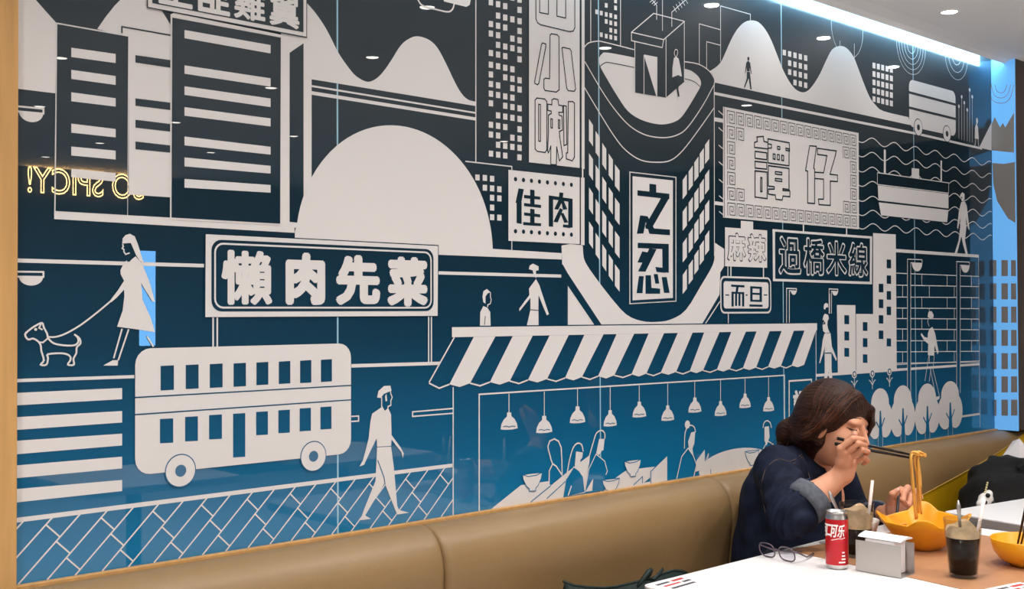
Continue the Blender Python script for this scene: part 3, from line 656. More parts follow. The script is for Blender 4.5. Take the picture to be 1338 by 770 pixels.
for a, b in zip(ya, yb): m.line(c5((183, a), (460, b)), 0.0034)
for r in range(8):
    for k in range(5):
        t = (0.06 if r % 2 else 0.28) + k*0.31
        if t < 0.98:
            x = 183+277*(t**0.93); y0 = ya[r]+(yb[r]-ya[r])*t; y1 = ya[r+1]+(yb[r+1]-ya[r+1])*t
            if not (218 < x < 232 or 383 < x < 398): m.line(c5((x, y0), (x, y1)), 0.0034)
m.build()
def street_lamp(cr, px, w, y0, y1, hx, hr):
    m = Motif('printed_street_lamp')
    m.poly(cr((px, y0), (px+w, y0), (px+w, y1), (px, y1)), True, 1)
    m.line(cr((px, y1), (px, y0), (hx+hr, y0+2), (hx+hr, y0+14), (px+w, y0+12), (px+w, y1)), 0.0036, False, 2)
    x, z = W(cr((hx, y0+13))[0]); r = abs(W(cr((hx+hr, y0))[0])[0]-x); m.wp([(x-r*math.cos(t), z-r*0.8*math.sin(t)) for t in np.linspace(0, math.pi, 12)], False, 2); return m
street_lamp(ce, 413, 14, 373, 546, 449, 14).build(); street_lamp(ce, 627, 12, 376, 500, 657, 14).build()
m = street_lamp(c5, 219, 11, 151, 618, 251, 17); m.line(c5((222, 622), (234, 622), (234, 640)), 0.005); m.build()
m = street_lamp(c5, 384, 12, 159, 600, 413, 14); m.build()
# trees
for k, (x, yt, yb) in enumerate(((127, 584, 752), (203, 574, 745), (285, 568, 736), (362, 560, 720))):
    m = Motif('printed_tree'); h = yb-yt
    X = W(c5((x, 650))[0])[0]; wl = W(c5((x+41, 650))[0])[0]-X; zt = W(c5((x, yt))[0])[1]; zb_ = W(c5((x, yb))[0])[1]; hh = zt-zb_
    m.disc((X, zt-hh*0.30), wl*0.72, False, 3, 24, hh*0.30, False).disc((X-wl*0.42, zb_+hh*0.36), wl*0.58, False, 3.3, 24, hh*0.36, False).disc((X+wl*0.42, zb_+hh*0.36), wl*0.58, False, 3.6, 24, hh*0.36, False)
    m.disc((X, zb_+hh*0.42), wl*0.5, False, 3.8, 18, hh*0.3, False)
    m.wp([(X-wl*0.16, zb_-hh*0.02), (X+wl*0.16, zb_-hh*0.02), (X+wl*0.10, zb_+hh*0.30), (X+wl*0.05, zb_+hh*0.55), (X-wl*0.05, zb_+hh*0.55), (X-wl*0.10, zb_+hh*0.25)], True, 4.4)
    for s, a in ((1, 0.40), (-1, 0.34)): m.wline([(X, zb_+hh*0.16), (X+s*wl*0.34, zb_+hh*a)], 0.007, True, 4.5)
    for s in (-1, 1): m.wline([(X+s*wl*0.18, zb_+0.005), (X+s*wl*0.18, zb_-0.06)], 0.0026, False, 3)
    m.build()
# people on the right
m = Motif('printed_person'); 
m.poly(cw((540, 612), (550, 600), (560, 608), (560, 630), (552, 642), (546, 640), (549, 620), (540, 625)), False, 1)
m.poly(cw((545, 645), (560, 640), (570, 660), (580, 745), (583, 775), (576, 765), (566, 715), (568, 760), (562, 820), (575, 884), (566, 884), (552, 835), (546, 800), (525, 882), (514, 880), (533, 820), (540, 760), (541, 715), (530, 770), (526, 760), (535, 680)), False, 1); m.build()
m = Motif('printed_person')
m.poly(c5((287, 345), (290, 328), (300, 325), (307, 338), (306, 348), (295, 350)), False, 1)
m.poly(c5((293, 385), (303, 378), (312, 400), (324, 462), (320, 470), (310, 440), (309, 475), (288, 473), (289, 435), (276, 425), (264, 405), (266, 398), (276, 412), (287, 415), (288, 400)), False, 1)
m.line(c5((291, 475), (284, 520), (278, 560)), 0.0032, False, 1).line(c5((298, 520), (292, 562)), 0.0032, False, 1).line(c5((309, 475), (305, 520), (327, 612)), 0.0032, False, 1).line(c5((296, 520), (316, 618)), 0.0032, False, 1).poly(c5((312, 614), (328, 610), (326, 620), (314, 627)), False, 1)
m.line(c5((289, 352), (287, 362), (292, 376)), 0.003, False, 1); m.build()
m = Motif('printed_person')
m.poly(c8b((196, 120), (200, 98), (212, 88), (228, 96), (229, 118), (212, 122), (207, 135), (198, 132)), False, 3)
m.poly(c8b((195, 180), (205, 165), (228, 175), (235, 205), (225, 215), (222, 245), (228, 275), (240, 300), (210, 305), (192, 290), (188, 250), (195, 225), (188, 210)), False, 3)
m.line(c8b((230, 205), (244, 225), (243, 265), (228, 270)), 0.006, True, 4).line(c8b((190, 210), (205, 235), (192, 240)), 0.005, True, 4)
m.poly(c8b((203, 308), (245, 305), (255, 400), (291, 490), (285, 505), (252, 440), (253, 560), (262, 680), (238, 680), (232, 580), (222, 620), (210, 720), (192, 720), (204, 580), (203, 440), (205, 400), (190, 460), (170, 522), (164, 520), (180, 430), (190, 350)), False, 3)
m.line(c8b((205, 450), (250, 448)), 0.004, True, 4); m.line(c8b((240, 165), (240, 20)), 0.003, False, 2); m.build()
# --- awning
m = Motif('printed_awning', 'pale and dark striped shop awning with pointed edge')
m.poly([(590, 427.2), (1067, 422.2), (1067, 431.8), (590, 440.8)], False, 3)
m.line([(590, 427.0), (1067, 422.0)], 0.003, True, 3.4)
tp = [(618.5, 646.7), (669.4, 695.4), (717.5, 742.5), (763, 788), (805, 828), (846.9, 867), (885, 904.3), (919.5, 939.5), (955, 974), (988, 1005), (1020.8, 1036.7), (1050.7, 1065.7)]
bt = [(586.6, 613.6), (639.5, 665.5), (689.2, 714.2), (737.6, 759.7), (780.8, 802), (824.5, 844), (862.7, 882.8), (900.7, 918), (936, 953), (970, 987.4), (1003, 1019.6), (1033.7, 1050)]
ty = lambda x: 441-(x-590)*0.0193; by = lambda x: 502.4-(x-586.6)*0.0549; vv = lambda x: 4.2-(x-586)*0.0035
m.poly([(593, 440), (1066, 431), (1051, 478), (560, 500)], True, 2)
for (a, b), (c, d) in zip(tp, bt): m.poly([(a, ty(a)), (b, ty(b)), (d, by(d)), ((c+d)/2, by((c+d)/2)+vv(c)), (c, by(c))], False, 3)
pr = [(560, 503)] + bt
for k in range(len(bt)):
    a = 560 if k == 0 else bt[k-1][1]; b = bt[k][0]; ya_ = by(a)-(3 if k == 0 else 0)
    m.line([(a, ya_), ((a+b)/2, by((a+b)/2)+vv(a)), (b, by(b))], 0.004, False, 3)
m.line([(593, 441), (560, 500)], 0.004, False, 3)
m.build()
# --- noodle shop below the awning
m = Motif('printed_shop', 'line drawing of a noodle shop window with diners, bowls and hanging lamps')
m.line([(592, 506), (592, 682)], 0.0036).line([(626, 672), (626, 515.5), (1025, 490.6), (1025, 612)], 0.0042).line([(1066, 432), (1066.5, 600)], 0.0036)
m.build()
cl = crop(640, 480, 4.055); cr_ = crop(820, 410, 3.346)
def lamp(cr, x, y0, y1, xa, xb, yb):
    m = Motif('printed_pendant_lamp')
    m.line(cr((x, y0), (x, y1+6)), 0.0026)
    w = xb-xa; h = yb-y1; cx_ = (xa+xb)/2
    P = [(cx_-w*0.12, y1), (cx_+w*0.12, y1), (cx_+w*0.13, y1+h*0.22), (cx_+w*0.32, y1+h*0.38), (cx_+w*0.46, y1+h*0.66), (cx_+w*0.5, y1+h*0.93), (cx_+w*0.2, y1+h), (cx_-w*0.2, y1+h*1.02), (cx_-w*0.5, y1+h), (cx_-w*0.46, y1+h*0.7), (cx_-w*0.32, y1+h*0.42), (cx_-w*0.13, y1+h*0.24)]
    m.poly(cr(*P))
    m.line(cr((cx_-w*0.36, y1+h*0.84), (cx_-w*0.18, y1+h*0.80), (cx_, y1+h*0.86), (cx_+w*0.15, y1+h*0.80), (cx_+w*0.36, y1+h*0.82)), 0.0022, True, 1); m.build()
for a in ((101, 140, 240, 57, 147, 330), (288, 130, 258, 245, 330, 348), (464, 115, 208, 423, 505, 296), (637, 105, 228, 602, 672, 313), (791, 97, 183, 755, 828, 265)): lamp(cl, *a)
for a in ((175, 307, 402, 147, 203, 468), (293, 297, 367, 265, 322, 432), (406, 290, 383, 380, 432, 447), (513, 285, 350, 488, 538, 412), (616, 278, 365, 592, 640, 427)): lamp(cr_, *a)
m = Motif('printed_diners')
m.poly(cl((4, 756), (165, 625), (312, 604), (322, 628), (405, 560), (530, 465), (522, 560), (505, 665), (390, 690)), False, 0)
m.line(cl((215, 715), (322, 628)), 0.003, True, 1).line(cl((300, 697), (400, 605)), 0.003, True, 1)
m.poly(cl((312, 625), (318, 550), (335, 515), (382, 575)), True, 1)
m.line(cl((312, 625), (313, 550), (331, 512), (322, 490), (315, 460), (309, 440), (306, 420), (315, 392), (340, 380), (362, 392), (376, 425), (380, 500), (381, 572), (350, 525), (331, 512)), 0.004, False, 2)
m.poly(cl((455, 446), (491, 452), (488, 478), (476, 495), (481, 508), (470, 546), (448, 522)), False, 2)
m.poly(cl((442, 528), (470, 548), (492, 580), (502, 660), (388, 690), (404, 590)), True, 2).line(cl((405, 575), (420, 490), (440, 425), (463, 403), (484, 412), (492, 447)), 0.004, False, 3, 3).line(cl((404, 590), (442, 528), (470, 548), (492, 580), (500, 650)), 0.003, False, 3).line(cl((412, 680), (430, 628)), 0.004, False, 3)
m.poly(cl((577, 380), (606, 380), (600, 440), (592, 442), (576, 466), (562, 455)), False, 2)
m.poly(cl((560, 460), (606, 498), (618, 560), (600, 600), (605, 650), (500, 672), (522, 520)), True, 2).line(cl((522, 480), (545, 400), (562, 350), (590, 335), (606, 352), (606, 380)), 0.004, False, 3, 3).line(cl((500, 665), (522, 540), (560, 460), (606, 498), (620, 550), (612, 570)), 0.003, False, 3).poly(cl((504, 660), (545, 590), (540, 655)), False, 3)
m.build()
m = Motif('printed_diners')
m.poly(cl((600, 660), (668, 585), (725, 545), (892, 525), (892, 618), (600, 672)), False, 0).line(cl((760, 625), (808, 580), (808, 615)), 0.003, True, 1).poly(cl((815, 612), (848, 585), (848, 605)), True, 1)
m.poly(cr_((100, 690), (172, 620), (172, 730), (100, 750)), False, 1).line(cr_((100, 745), (100, 690), (172, 620)), 0.003, True, 2)
m.disc(cr_((260, 485))[0], 0.013, False, 2, 14).line(cr_((247, 590), (250, 520), (268, 490), (288, 494), (296, 518)), 0.004, False, 2, 3)
m.poly(cr_((263, 560), (276, 520), (294, 515), (290, 568), (282, 590), (287, 622), (268, 600)), False, 2).line(cr_((213, 722), (235, 625), (263, 588), (285, 620), (300, 660), (288, 712)), 0.004, False, 2)
m.poly(cr_((300, 642), (336, 594), (336, 650), (322, 682), (296, 692)), False, 2).line(cr_((336, 655), (352, 612), (340, 690)), 0.003, False, 2)
X, Z = W(cr_((478, 668))[0]); m.disc((X, Z), 0.205, False, 1, 36, 0.060, False); m.line(cr_((362, 680), (362, 705)), 0.003, True, 2)
m.poly(cr_((597, 495), (616, 492), (619, 540), (606, 577), (597, 555)), False, 2).line(cr_((590, 500), (595, 478), (608, 468), (622, 478), (627, 500)), 0.004, False, 2, 3).line(cr_((590, 640), (592, 590), (610, 556), (640, 575)), 0.004, False, 2).poly(cr_((617, 610), (667, 553), (662, 580)), False, 2)
m.build()
def bowl_print(cr, xa, xb, yt, yb):
    m = Motif('printed_bowl'); w = xb-xa; h = yb-yt; q = [(xa, yt+h*0.1), (xa+w*0.5, yt+h*0.02), (xb, yt-h*0.03), (xb-w*0.05, yt+h*0.3), (xb-w*0.22, yt+h*0.72), (xb-w*0.33, yt+h*0.85), (xb-w*0.33, yb), (xa+w*0.35, yb+h*0.02), (xa+w*0.35, yt+h*0.88), (xa+w*0.2, yt+h*0.75), (xa+w*0.04, yt+h*0.38)]
    m.poly(cr(*q), False, 4); m.line(cr(*[(x, y) for x, y in q]), 0.0022, True, 4.6, 0, True); m.line(cr((xa, yt+h*0.1), (xa+w*0.3, yt+h*0.2), (xa+w*0.7, yt+h*0.13), (xb, yt-h*0.03)), 0.0024, True, 5); m.build()
bowl_print(cl, 170, 274, 560, 655); bowl_print(cl, 594, 684, 590, 668); bowl_print(cl, 710, 798, 490, 578); bowl_print(cr_, 512, 572, 597, 662)
m = Motif('printed_sign', 'narrow dark sign with one bold character beside the shop window')
m.line(cr_((705, 640), (705, 295), (803, 288), (803, 640)), 0.006, False, 2)
b = wbox(cr_((722, 332))[0], cr_((793, 452))[0]); m.glyph('譚', b, 0.035, False, 3); m.build()
# --- red-white style sign, big lettering on the left
m = Motif('printed_sign', 'wide dark sign with rounded pale border and four heavy brush characters')
cg = crop(250, 290, 3.823)
m.poly([(266.8, 305), (572.4, 320.4), (572.2, 414), (266, 415)], True, 4).poly(cg((69, 62), (1229, 121), (1227, 470), (67, 476)), False, 5)
b = wbox(cg((97, 118))[0], cg((1206, 447))[0]); z1 = W(cg((97, 88))[0])[1]; m.rrect((b[0], b[1], b[2], z1), 0.024, True, 6); e = 0.0085; m.rrect((b[0]+e, b[1]-e, b[2]+e, z1-e), 0.02, False, 7, 0.0042)
for x in (278.2, 283.6): m.line([(x, 414), (x, 453)], 0.004, False, 1)
for x in (559.8, 563.4): m.line([(x, 413), (x, 474)], 0.004, False, 1)
o = m.build(); m = Motif('character')
for chx, xa, xb, ya, yb in (('懶', 145, 400, 143, 416), ('肉', 466, 664, 154, 416), ('先', 716, 939, 166, 417), ('菜', 973, 1177, 175, 424)):
    m.glyph(chx, wbox(cg((xa, ya))[0], cg((xb, yb))[0]), 0.058 if chx != '懶' else 0.034, False, 8); m.build(o); m = Motif('character')
# --- street level, left
m = Motif('printed_ledge'); m.band((459, 478.3), (578, 474.8), 0.0085); m.build()
m = Motif('printed_ledge'); cz = crop(0, 430, 2.265)
m.poly(cz((35, 148.5), (397, 136.5), (397, 146), (35, 158.5))); m.build()
for l, r in (((190, 227), (175, 208)), ((262, 300), (243, 277)), ((332, 372), (310, 345)), ((405, 443), (378, 413)), ((475, 515), (447, 480))): m = Motif('printed_crossing_bar'); m.poly(cz((36, l[0]), (361, r[0]), (361, r[1]), (36, l[1]))); m.build()
m = Motif('printed_bus', 'large pale double-decker bus'); cu = crop(160, 430, 3.348)
b = wbox(cu((54, 75))[0], cu((998, 600))[0]); zt = W(cu((500, 75))[0])[1]; zb_ = W(cu((500, 595))[0])[1]
m.rrect((b[0], b[1], zb_, zt), 0.034, False, 3)
m.line(cu((53, 300), (998, 247)), 0.0028, True, 4).line(cu((52, 375), (998, 310)), 0.0028, True, 4)
for xa, xb, a, c in [(165, 223, 161, 268), (275, 331, 157, 262), (380, 436, 153, 257), (484, 538, 150, 252), (584, 636, 146, 245), (682, 732, 142, 240), (775, 824, 138, 236), (866, 914, 134, 231), (162, 220, 393, 499), (272, 328, 384, 491), (377, 433, 376, 482), (583, 634, 362, 464), (680, 730, 355, 455), (773, 822, 347, 447), (864, 912, 341, 439), (482, 535, 370, 561)]:
    m.poly(cu((xa, a+1), (xb, a-2), (xb, c-2), (xa, c+1)), True, 4)
for p in ((252, 620), (833, 557)): m.disc(cu(p)[0], 0.0362, True, 4).disc(cu(p)[0], 0.0338, False, 5).disc(cu(p)[0], 0.0128, True, 6)
m.build()
cm_ = crop(420, 470, 3.347)
m = Motif('printed_bollard'); m.line(cm_((130, 249), (162, 247), (162, 269), (130, 271)), 0.0034); m.build(); m = Motif('printed_bollard'); m.line(cm_((575, 214), (398, 229), (398, 249), (575, 235)), 0.0034); m.build()
m = Motif('printed_pavement', 'pale slanted brick paving lines')
m.line([(16.3, 680.8), (592, 608.2)], 0.0095)
zt = W((16.3, 680.8))[1]; zt = (zt + W((592, 608.2))[1])/2; xl, xr = X0, W((592, 640))[0]
d = 0.0560; hgt = zt-ZB-0.004; zb_ = ZB+0.004
k = -4
while xl+k*d < xr:
    xa = xl+0.012+k*d; P0 = (xa, zb_); P1 = (xa+hgt, zt)
    t0 = max(0, (xl-P0[0])/hgt); t1 = min(1, (xr-P0[0])/hgt)
    if t1 > t0: m.wline([(P0[0]+t0*hgt, zb_+t0*hgt), (P0[0]+t1*hgt, zb_+t1*hgt)], 0.0032)
    for j in range(3):   # short joints at right angles
        t = (0.30 if k % 2 else 0.02)+j*0.56
        a = (P0[0]+t*hgt, zb_+t*hgt); bq = (a[0]+d/2, a[1]-d/2)
        if a[1] <= zt and bq[1] >= zb_ and a[0] >= xl and bq[0] <= xr: m.wline([a, bq], 0.0032)
    k += 1
m.build()
m = Motif('printed_person', 'walking man in a cap')
m.poly(cm_((242, 166), (248, 138), (272, 116), (300, 114), (305, 136), (272, 150), (258, 168)), False, 2)
m.line(cm_((262, 165), (262, 205), (275, 228), (288, 225), (290, 205), (302, 200), (302, 180), (308, 165), (302, 150), (300, 138)), 0.003, False, 2); m.poly(cm_((277, 160), (283, 150), (286, 182), (279, 182)), False, 2)
m.poly(cm_((220, 237), (262, 208), (272, 228), (290, 212), (303, 240), (305, 330), (345, 385), (358, 410), (355, 432), (348, 405), (305, 350), (303, 378), (242, 381), (240, 345), (215, 395), (185, 460), (165, 468), (180, 440), (205, 345), (213, 270)), False, 2)
m.poly(cm_((242, 384), (303, 381), (315, 470), (330, 640), (338, 658), (382, 670), (330, 678), (320, 655), (275, 540), (215, 640), (190, 682), (215, 697), (168, 703), (185, 655), (235, 530)), False, 2); m.line(cm_((244, 440), (272, 515), (276, 545)), 0.0026, True, 3)
m.build()
cd_ = crop(0, 280, 3.85)
m = Motif('printed_person', 'woman in a dress walking a dog')
m.poly(cd_((613, 148), (615, 122), (630, 105), (652, 99), (676, 112), (692, 152), (708, 205), (722, 247), (702, 236), (682, 205), (668, 172), (656, 145)), False, 3)
m.line(cd_((615, 150), (618, 163), (613, 172), (621, 178), (622, 190), (630, 202), (650, 195)), 0.0028, False, 3)
m.poly(cd_((636, 232), (640, 252), (660, 228), (680, 212), (712, 248), (750, 340), (777, 440), (765, 440), (722, 370), (708, 345), (715, 430), (755, 520), (778, 594), (690, 580), (587, 566), (615, 485), (624, 410), (622, 380), (585, 420), (558, 443), (548, 440), (590, 385), (622, 335), (605, 302), (604, 282), (622, 245)), False, 3)
m.line(cd_((612, 577), (570, 725)), 0.0034, False, 3).line(cd_((645, 580), (593, 735)), 0.0034, False, 3).poly(cd_((517, 762), (565, 735), (592, 735), (590, 762)), False, 3).line(cd_((738, 615), (770, 667)), 0.0034, False, 3)
m.line(cd_((552, 440), (480, 500), (400, 560), (330, 600), (280, 617), (240, 618)), 0.0034, False, 3, 4); m.build()
m = Motif('printed_dog', 'outlined small dog on a leash')
m.line(cd_((125, 605), (150, 580), (180, 560), (210, 548), (220, 572), (235, 600), (242, 625), (270, 650), (320, 660), (370, 660), (391, 645), (390, 622), (375, 607), (398, 625), (403, 650), (385, 670), (382, 700), (368, 728), (370, 757), (340, 757), (352, 735), (352, 718), (335, 705), (300, 700), (240, 705), (240, 725), (232, 757), (203, 757), (219, 735), (207, 690), (203, 660), (190, 640), (165, 626), (140, 630)), 0.0036, False, 2, 3, True)
m.line(cd_((196, 645), (215, 645), (242, 622)), 0.003, False, 2).line(cd_((205, 553), (195, 572), (212, 582)), 0.003, False, 2).disc(cd_((178, 580))[0], 0.003, False, 2, 8); m.build()
# --- small people above the awning
m = Motif('printed_ledge'); m.poly([(571.5, 354.6), (735, 359), (735, 363), (571.5, 358.8)]); m.build()
m = Motif('printed_person')
m.poly(c7((116, 222), (121, 195), (138, 184), (156, 200), (142, 206), (131, 222), (131, 258), (120, 250)), False, 1).line(c7((156, 200), (156, 225), (160, 238), (155, 258), (142, 264), (142, 275)), 0.0028, False, 1)
m.poly(c7((103, 372), (105, 300), (120, 270), (140, 278), (155, 300), (157, 372)), False, 1).line(c7((125, 365), (130, 320)), 0.0022, True, 2); m.build()
m = Motif('printed_person')
m.poly(c7((349, 84), (354, 66), (370, 56), (385, 64), (398, 70), (398, 90), (385, 92), (386, 130), (376, 118), (368, 90)), False, 1)
m.poly(c7((350, 182), (362, 165), (385, 134), (402, 165), (425, 235), (450, 310), (440, 317), (422, 275), (398, 215), (397, 285), (398, 372), (338, 372), (357, 290), (357, 228), (322, 272), (302, 296), (301, 283), (330, 243), (352, 215)), False, 1).line(c7((357, 288), (398, 292)), 0.0022, True, 2); m.build()
# --- return panel on the pillar's side, its reflected brightness put in as emission
ret = empty('glowing_end_panel', (X1+0.012, -0.052, ZB)); tag(ret, 'narrow pale blue glass panel on the pillar beside the mural, reflected brightness put in as glow', 'glass panel')
MB().box(-0.011, 0, -0.052, 0.0515, 0.0, ZC+0.0-ZB).build('glass_panel', M['panelglow'], ret)
class Side(Motif):
    def _add(s, pts, dark, lay):
        k = len(s.v); s.v += [(-0.0115-LAY*lay, y, z) for y, z in pts]; s.f.append(tuple(range(k, k+len(pts)))); s.m.append(0)
    def build(s, parent=None): return link(s.name, s.v, s.f, [M['print_grey']], ret)
M['print_grey'] = mat('grey_print', (150, 142, 136), 0.6)
_W = W
def W(p):
    q = on_x(p[0], p[1], X1+0.0005); return (min(max(q[1]+0.052, -0.0515), 0.051), q[2]-ZB)
m = Side('printed_mountains'); m.poly(c8((748, 757), (748, 625), (768, 588), (795, 640), (810, 618), (822, 640), (866, 565), (866, 768))); m.build()
m = Side('printed_bowl'); m.poly(cw((688, 465), (740, 470), (800, 460), (800, 740), (760, 720), (710, 640), (692, 560))); m.build()
m = Side('printed_windows')
for x0, x1 in ((1294, 1302), (1308.5, 1317), (1321, 1332)):
    for k in range(7): y = 340+k*30.4; m.bar(x0, x1, (y, y+21), (y, y+21))
m.build()
m = Side('printed_arcs'); 
for r in (38, 62, 86): m.line(c8((800-r*0.8, 425), (800-r*0.55, 425+r*0.85), (800, 425+r*1.1), (800+r*0.5, 425+r*0.85), (800+r*0.8, 425)), 0.003, False, 0, 3)
m.build()
W = _W

# ------------------------------------------------------------------ tables
table('dining_table', (2.735, -0.85), 0.0, 1.29, 0.70, M['white'], 'long white laminate table in front of the seated woman')
th = math.radians(-9); du = np.array([math.cos(th), math.sin(th)]); dv = np.array([math.sin(th), -math.cos(th)])
cc = np.array([3.563, -0.516]) + du*0.35 + dv*0.35
table('dining_table', (cc[0], cc[1]), th, 0.70, 0.70, M['white'], 'white table with grey edge at the right, beside the black bag')
for i, (x, y) in enumerate(((1.15, -2.05), (2.05, -2.15), (3.1, -2.2))):
    table('dining_table', (x, y), 0, 0.62, 0.62, M['white'], ['white table out of the picture, mirrored low in the glass at the left', 'white table out of the picture, mirrored in the printed paving', 'white table out of the picture, mirrored in the printed shop window'][i], 'tables of the next row')
ZT = 0.7502
pc = np.array([2.685, -0.512]); q = [pc, pc+du*0.62, pc+du*0.62+dv*0.58, pc+dv*0.58]
pm = tag(MB().prism([tuple(p) for p in q[::-1]], 'z', ZT, ZT+0.0015).build('placemat', M['brown']), 'large brown placemat spread under the yellow noodle bowls', 'placemat')
ZP = ZT+0.0018
# printed table cards
M['red'] = mat('red_print', (190, 50, 46), 0.5); M['ink'] = mat('grey_ink', (70, 66, 70), 0.6); M['paper'] = mat('card_paper', (238, 232, 232), 0.6)
def card(loc, rz, w, d, z, label):
    t = empty('table_card', (loc[0], loc[1], z), rz); tag(t, label, 'card', 'printed table cards')
    MB().rbox(-w/2, w/2, -d/2, d/2, 0, 0.0012, 0.0005, seg=1).build('sheet', M['paper'], t)
    for (a, b, c, e, mt) in ((-.40, -.02, .22, .34, 'ink'), (.06, .40, .20, .34, 'red'), (-.38, .10, -.02, .08, 'red'), (.16, .40, -.06, .06, 'ink'), (-.40, .30, -.32, -.20, 'ink')):
        MB().box(a*w, b*w, c*d, e*d, 0.0012, 0.0015).build('print_bar', M[mt], t)
p = (on_z(870, 763, ZT)); card((p[0]+0.02, p[1]-0.02), 0.05, 0.13, 0.085, ZT, 'white printed card with red marks at the left corner of the long table')
p = (on_z(1316, 768, ZT)); card((p[0]-0.01, p[1]-0.03), -0.2, 0.13, 0.085, ZP, 'white printed card with red marks on the brown placemat')

# ------------------------------------------------------------------ drink can
M['canred'] = mat('red_can', (196, 18, 34), 0.25, metal=0.35, coat=0.4)
M['alu'] = mat('aluminium', (205, 203, 202), 0.28, metal=1.0)
M['canwhite'] = mat('white_print', (240, 236, 234), 0.35)
can = empty('drink_can', (2.592, -0.722, ZT)); tag(can, 'slim red cola can standing in front of the woman', 'can')
MB().lathe([(0.0285, 0.012), (0.0285, 0.126)], n=48).build('body', M['canred'], can, True)
MB().lathe([(0.0, 0.004), (0.020, 0.004), (0.0225, 0.0), (0.024, 0.002), (0.0285, 0.012)], n=48).build('base', M['alu'], can, True)
MB().lathe([(0.0285, 0.126), (0.0275, 0.131), (0.0252, 0.137), (0.0248, 0.141), (0.0256, 0.1435), (0.0250, 0.1448), (0.0238, 0.1435), (0.0230, 0.1395), (0.0, 0.1395)], n=48).build('lid', M['alu'], can, True)
MB().rbox(-0.007, 0.007, -0.014, 0.010, 0.1400, 0.1415, 0.0006).build('pull_tab', M['alu'], can)
az = math.atan2(-1.58, -2.59)
def wrap(V, F, r, a0, da, z0, z1, shear=0.0, name='logo'):
    """bend flat lettering around the can, reading left to right"""
    xs = [v.x for v in V]; ys = [v.y for v in V]; vs = []
    for v in V:
        u = (v.x-min(xs))/(max(xs)-min(xs)); t = (v.y-min(ys))/(max(ys)-min(ys)); a = a0 + da*(u + shear*(t-0.5)); vs.append((r*math.cos(a), r*math.sin(a), z0+(z1-z0)*t))
    return link(name, vs, F, M['canwhite'], can)
def subdiv(V, F, it=1):
    bm = bmesh.new(); vv = [bm.verts.new(v) for v in V]
    for f in F:
        try: bm.faces.new([vv[i] for i in f])
        except ValueError: pass
    bmesh.ops.triangulate(bm, faces=bm.faces[:]); bmesh.ops.subdivide_edges(bm, edges=[e for e in bm.edges if e.calc_length() > 0.12], cuts=2)
    bmesh.ops.triangulate(bm, faces=bm.faces[:]); bm.verts.index_update(); r = ([v.co.copy() for v in bm.verts], [[v.index for v in f.verts] for f in bm.faces]); bm.free(); return r
for ch, u in (('可', -1.62), ('口', -1.02), ('可', -0.56), ('乐', 0.10)):
    for k in range(4):
        V, F = subdiv(*text_mesh(ch, 0.0, 3)); dx = 0.022*math.cos(k*math.pi/2); dz = 0.0009*math.sin(k*math.pi/2)
        wrap(V, F, 0.0287+0.00001*k, az+u+dx, 0.60, 0.083+dz, 0.113+dz, 0.22)
V, F = subdiv([Vector((x, y, 0)) for x, y in ((0, 0), (1, .3), (2, .7), (3, .6), (4, 1.0), (4, 1.25), (3, .85), (2, .95), (1, .55), (0, .2))], [list(range(10))]); wrap(V, F, 0.0287, az-0.5, 1.25, 0.074, 0.082, 0, 'ribbon')
for z, a0, da in ((0.034, 0.42, 0.34), (0.026, 0.40, 0.40), (0.018, 0.15, 0.62), (0.0425, 0.45, 0.26)):
    V, F = subdiv([Vector((x, y, 0)) for x, y in ((0, 0), (.5, 0), (1, 0), (1, 1), (.5, 1), (0, 1))], [list(range(6))]); wrap(V, F, 0.0287, az+a0, da, z, z+0.0035, 0, 'small_print')

# ------------------------------------------------------------------ napkin holder
nh = empty('napkin_holder', (2.632, -0.832, ZT)); tag(nh, 'steel napkin holder stuffed with white paper napkins beside the can', 'napkin holder')
MB().rbox(-0.034, -0.0325, -0.061, 0.061, 0.0, 0.078, 0.0005).build('side_plate', M['steel'], nh)
MB().rbox(0.0325, 0.034, -0.061, 0.061, 0.0, 0.078, 0.0005).build('side_plate', M['steel'], nh)
MB().rbox(-0.034, 0.034, -0.061, 0.061, 0.0, 0.0018, 0.0005).build('base_plate', M['steel'], nh)
nap = tag(MB().rbox(2.605, 2.6635, -0.872, -0.792, ZT+0.0025, ZT+0.084, 0.004).build('napkins', M['paper'], None, True), 'stack of white paper napkins inside the steel holder', 'napkin')
o = MB().prism([(2.604, 0.836), (2.612, 0.841), (2.640, 0.846), (2.660, 0.842), (2.664, 0.838), (2.640, 0.8395)], 'y', -0.890, -0.774).build('loose_fold', M['paper'], nap)

# ------------------------------------------------------------------ glasses of cola
def thin_glass(name, tint):
    m = bpy.data.materials.new(name); m.use_nodes = True; nt = m.node_tree; nt.nodes.remove(nt.nodes['Principled BSDF']); out = nt.nodes['Material Output']
    t = nt.nodes.new('ShaderNodeBsdfTransparent'); g = nt.nodes.new('ShaderNodeBsdfGlossy'); f = nt.nodes.new('ShaderNodeLayerWeight'); pw = nt.nodes.new('ShaderNodeMath'); pw.operation = 'POWER'; pw.inputs[1].default_value = 4.0; ma = nt.nodes.new('ShaderNodeMath'); ma.operation = 'MULTIPLY_ADD'; ma.inputs[1].default_value = 0.5; ma.inputs[2].default_value = 0.015; x = nt.nodes.new('ShaderNodeMixShader')
    t.inputs[0].default_value = lin(tint) + (1,); g.inputs['Roughness'].default_value = 0.03; nt.links.new(f.outputs['Facing'], pw.inputs[0]); nt.links.new(pw.outputs[0], ma.inputs[0])
    nt.links.new(ma.outputs[0], x.inputs[0]); nt.links.new(t.outputs[0], x.inputs[1]); nt.links.new(g.outputs[0], x.inputs[2]); nt.links.new(x.outputs[0], out.inputs[0]); return m
M['clear'] = thin_glass('clear_glass', (240, 242, 242))
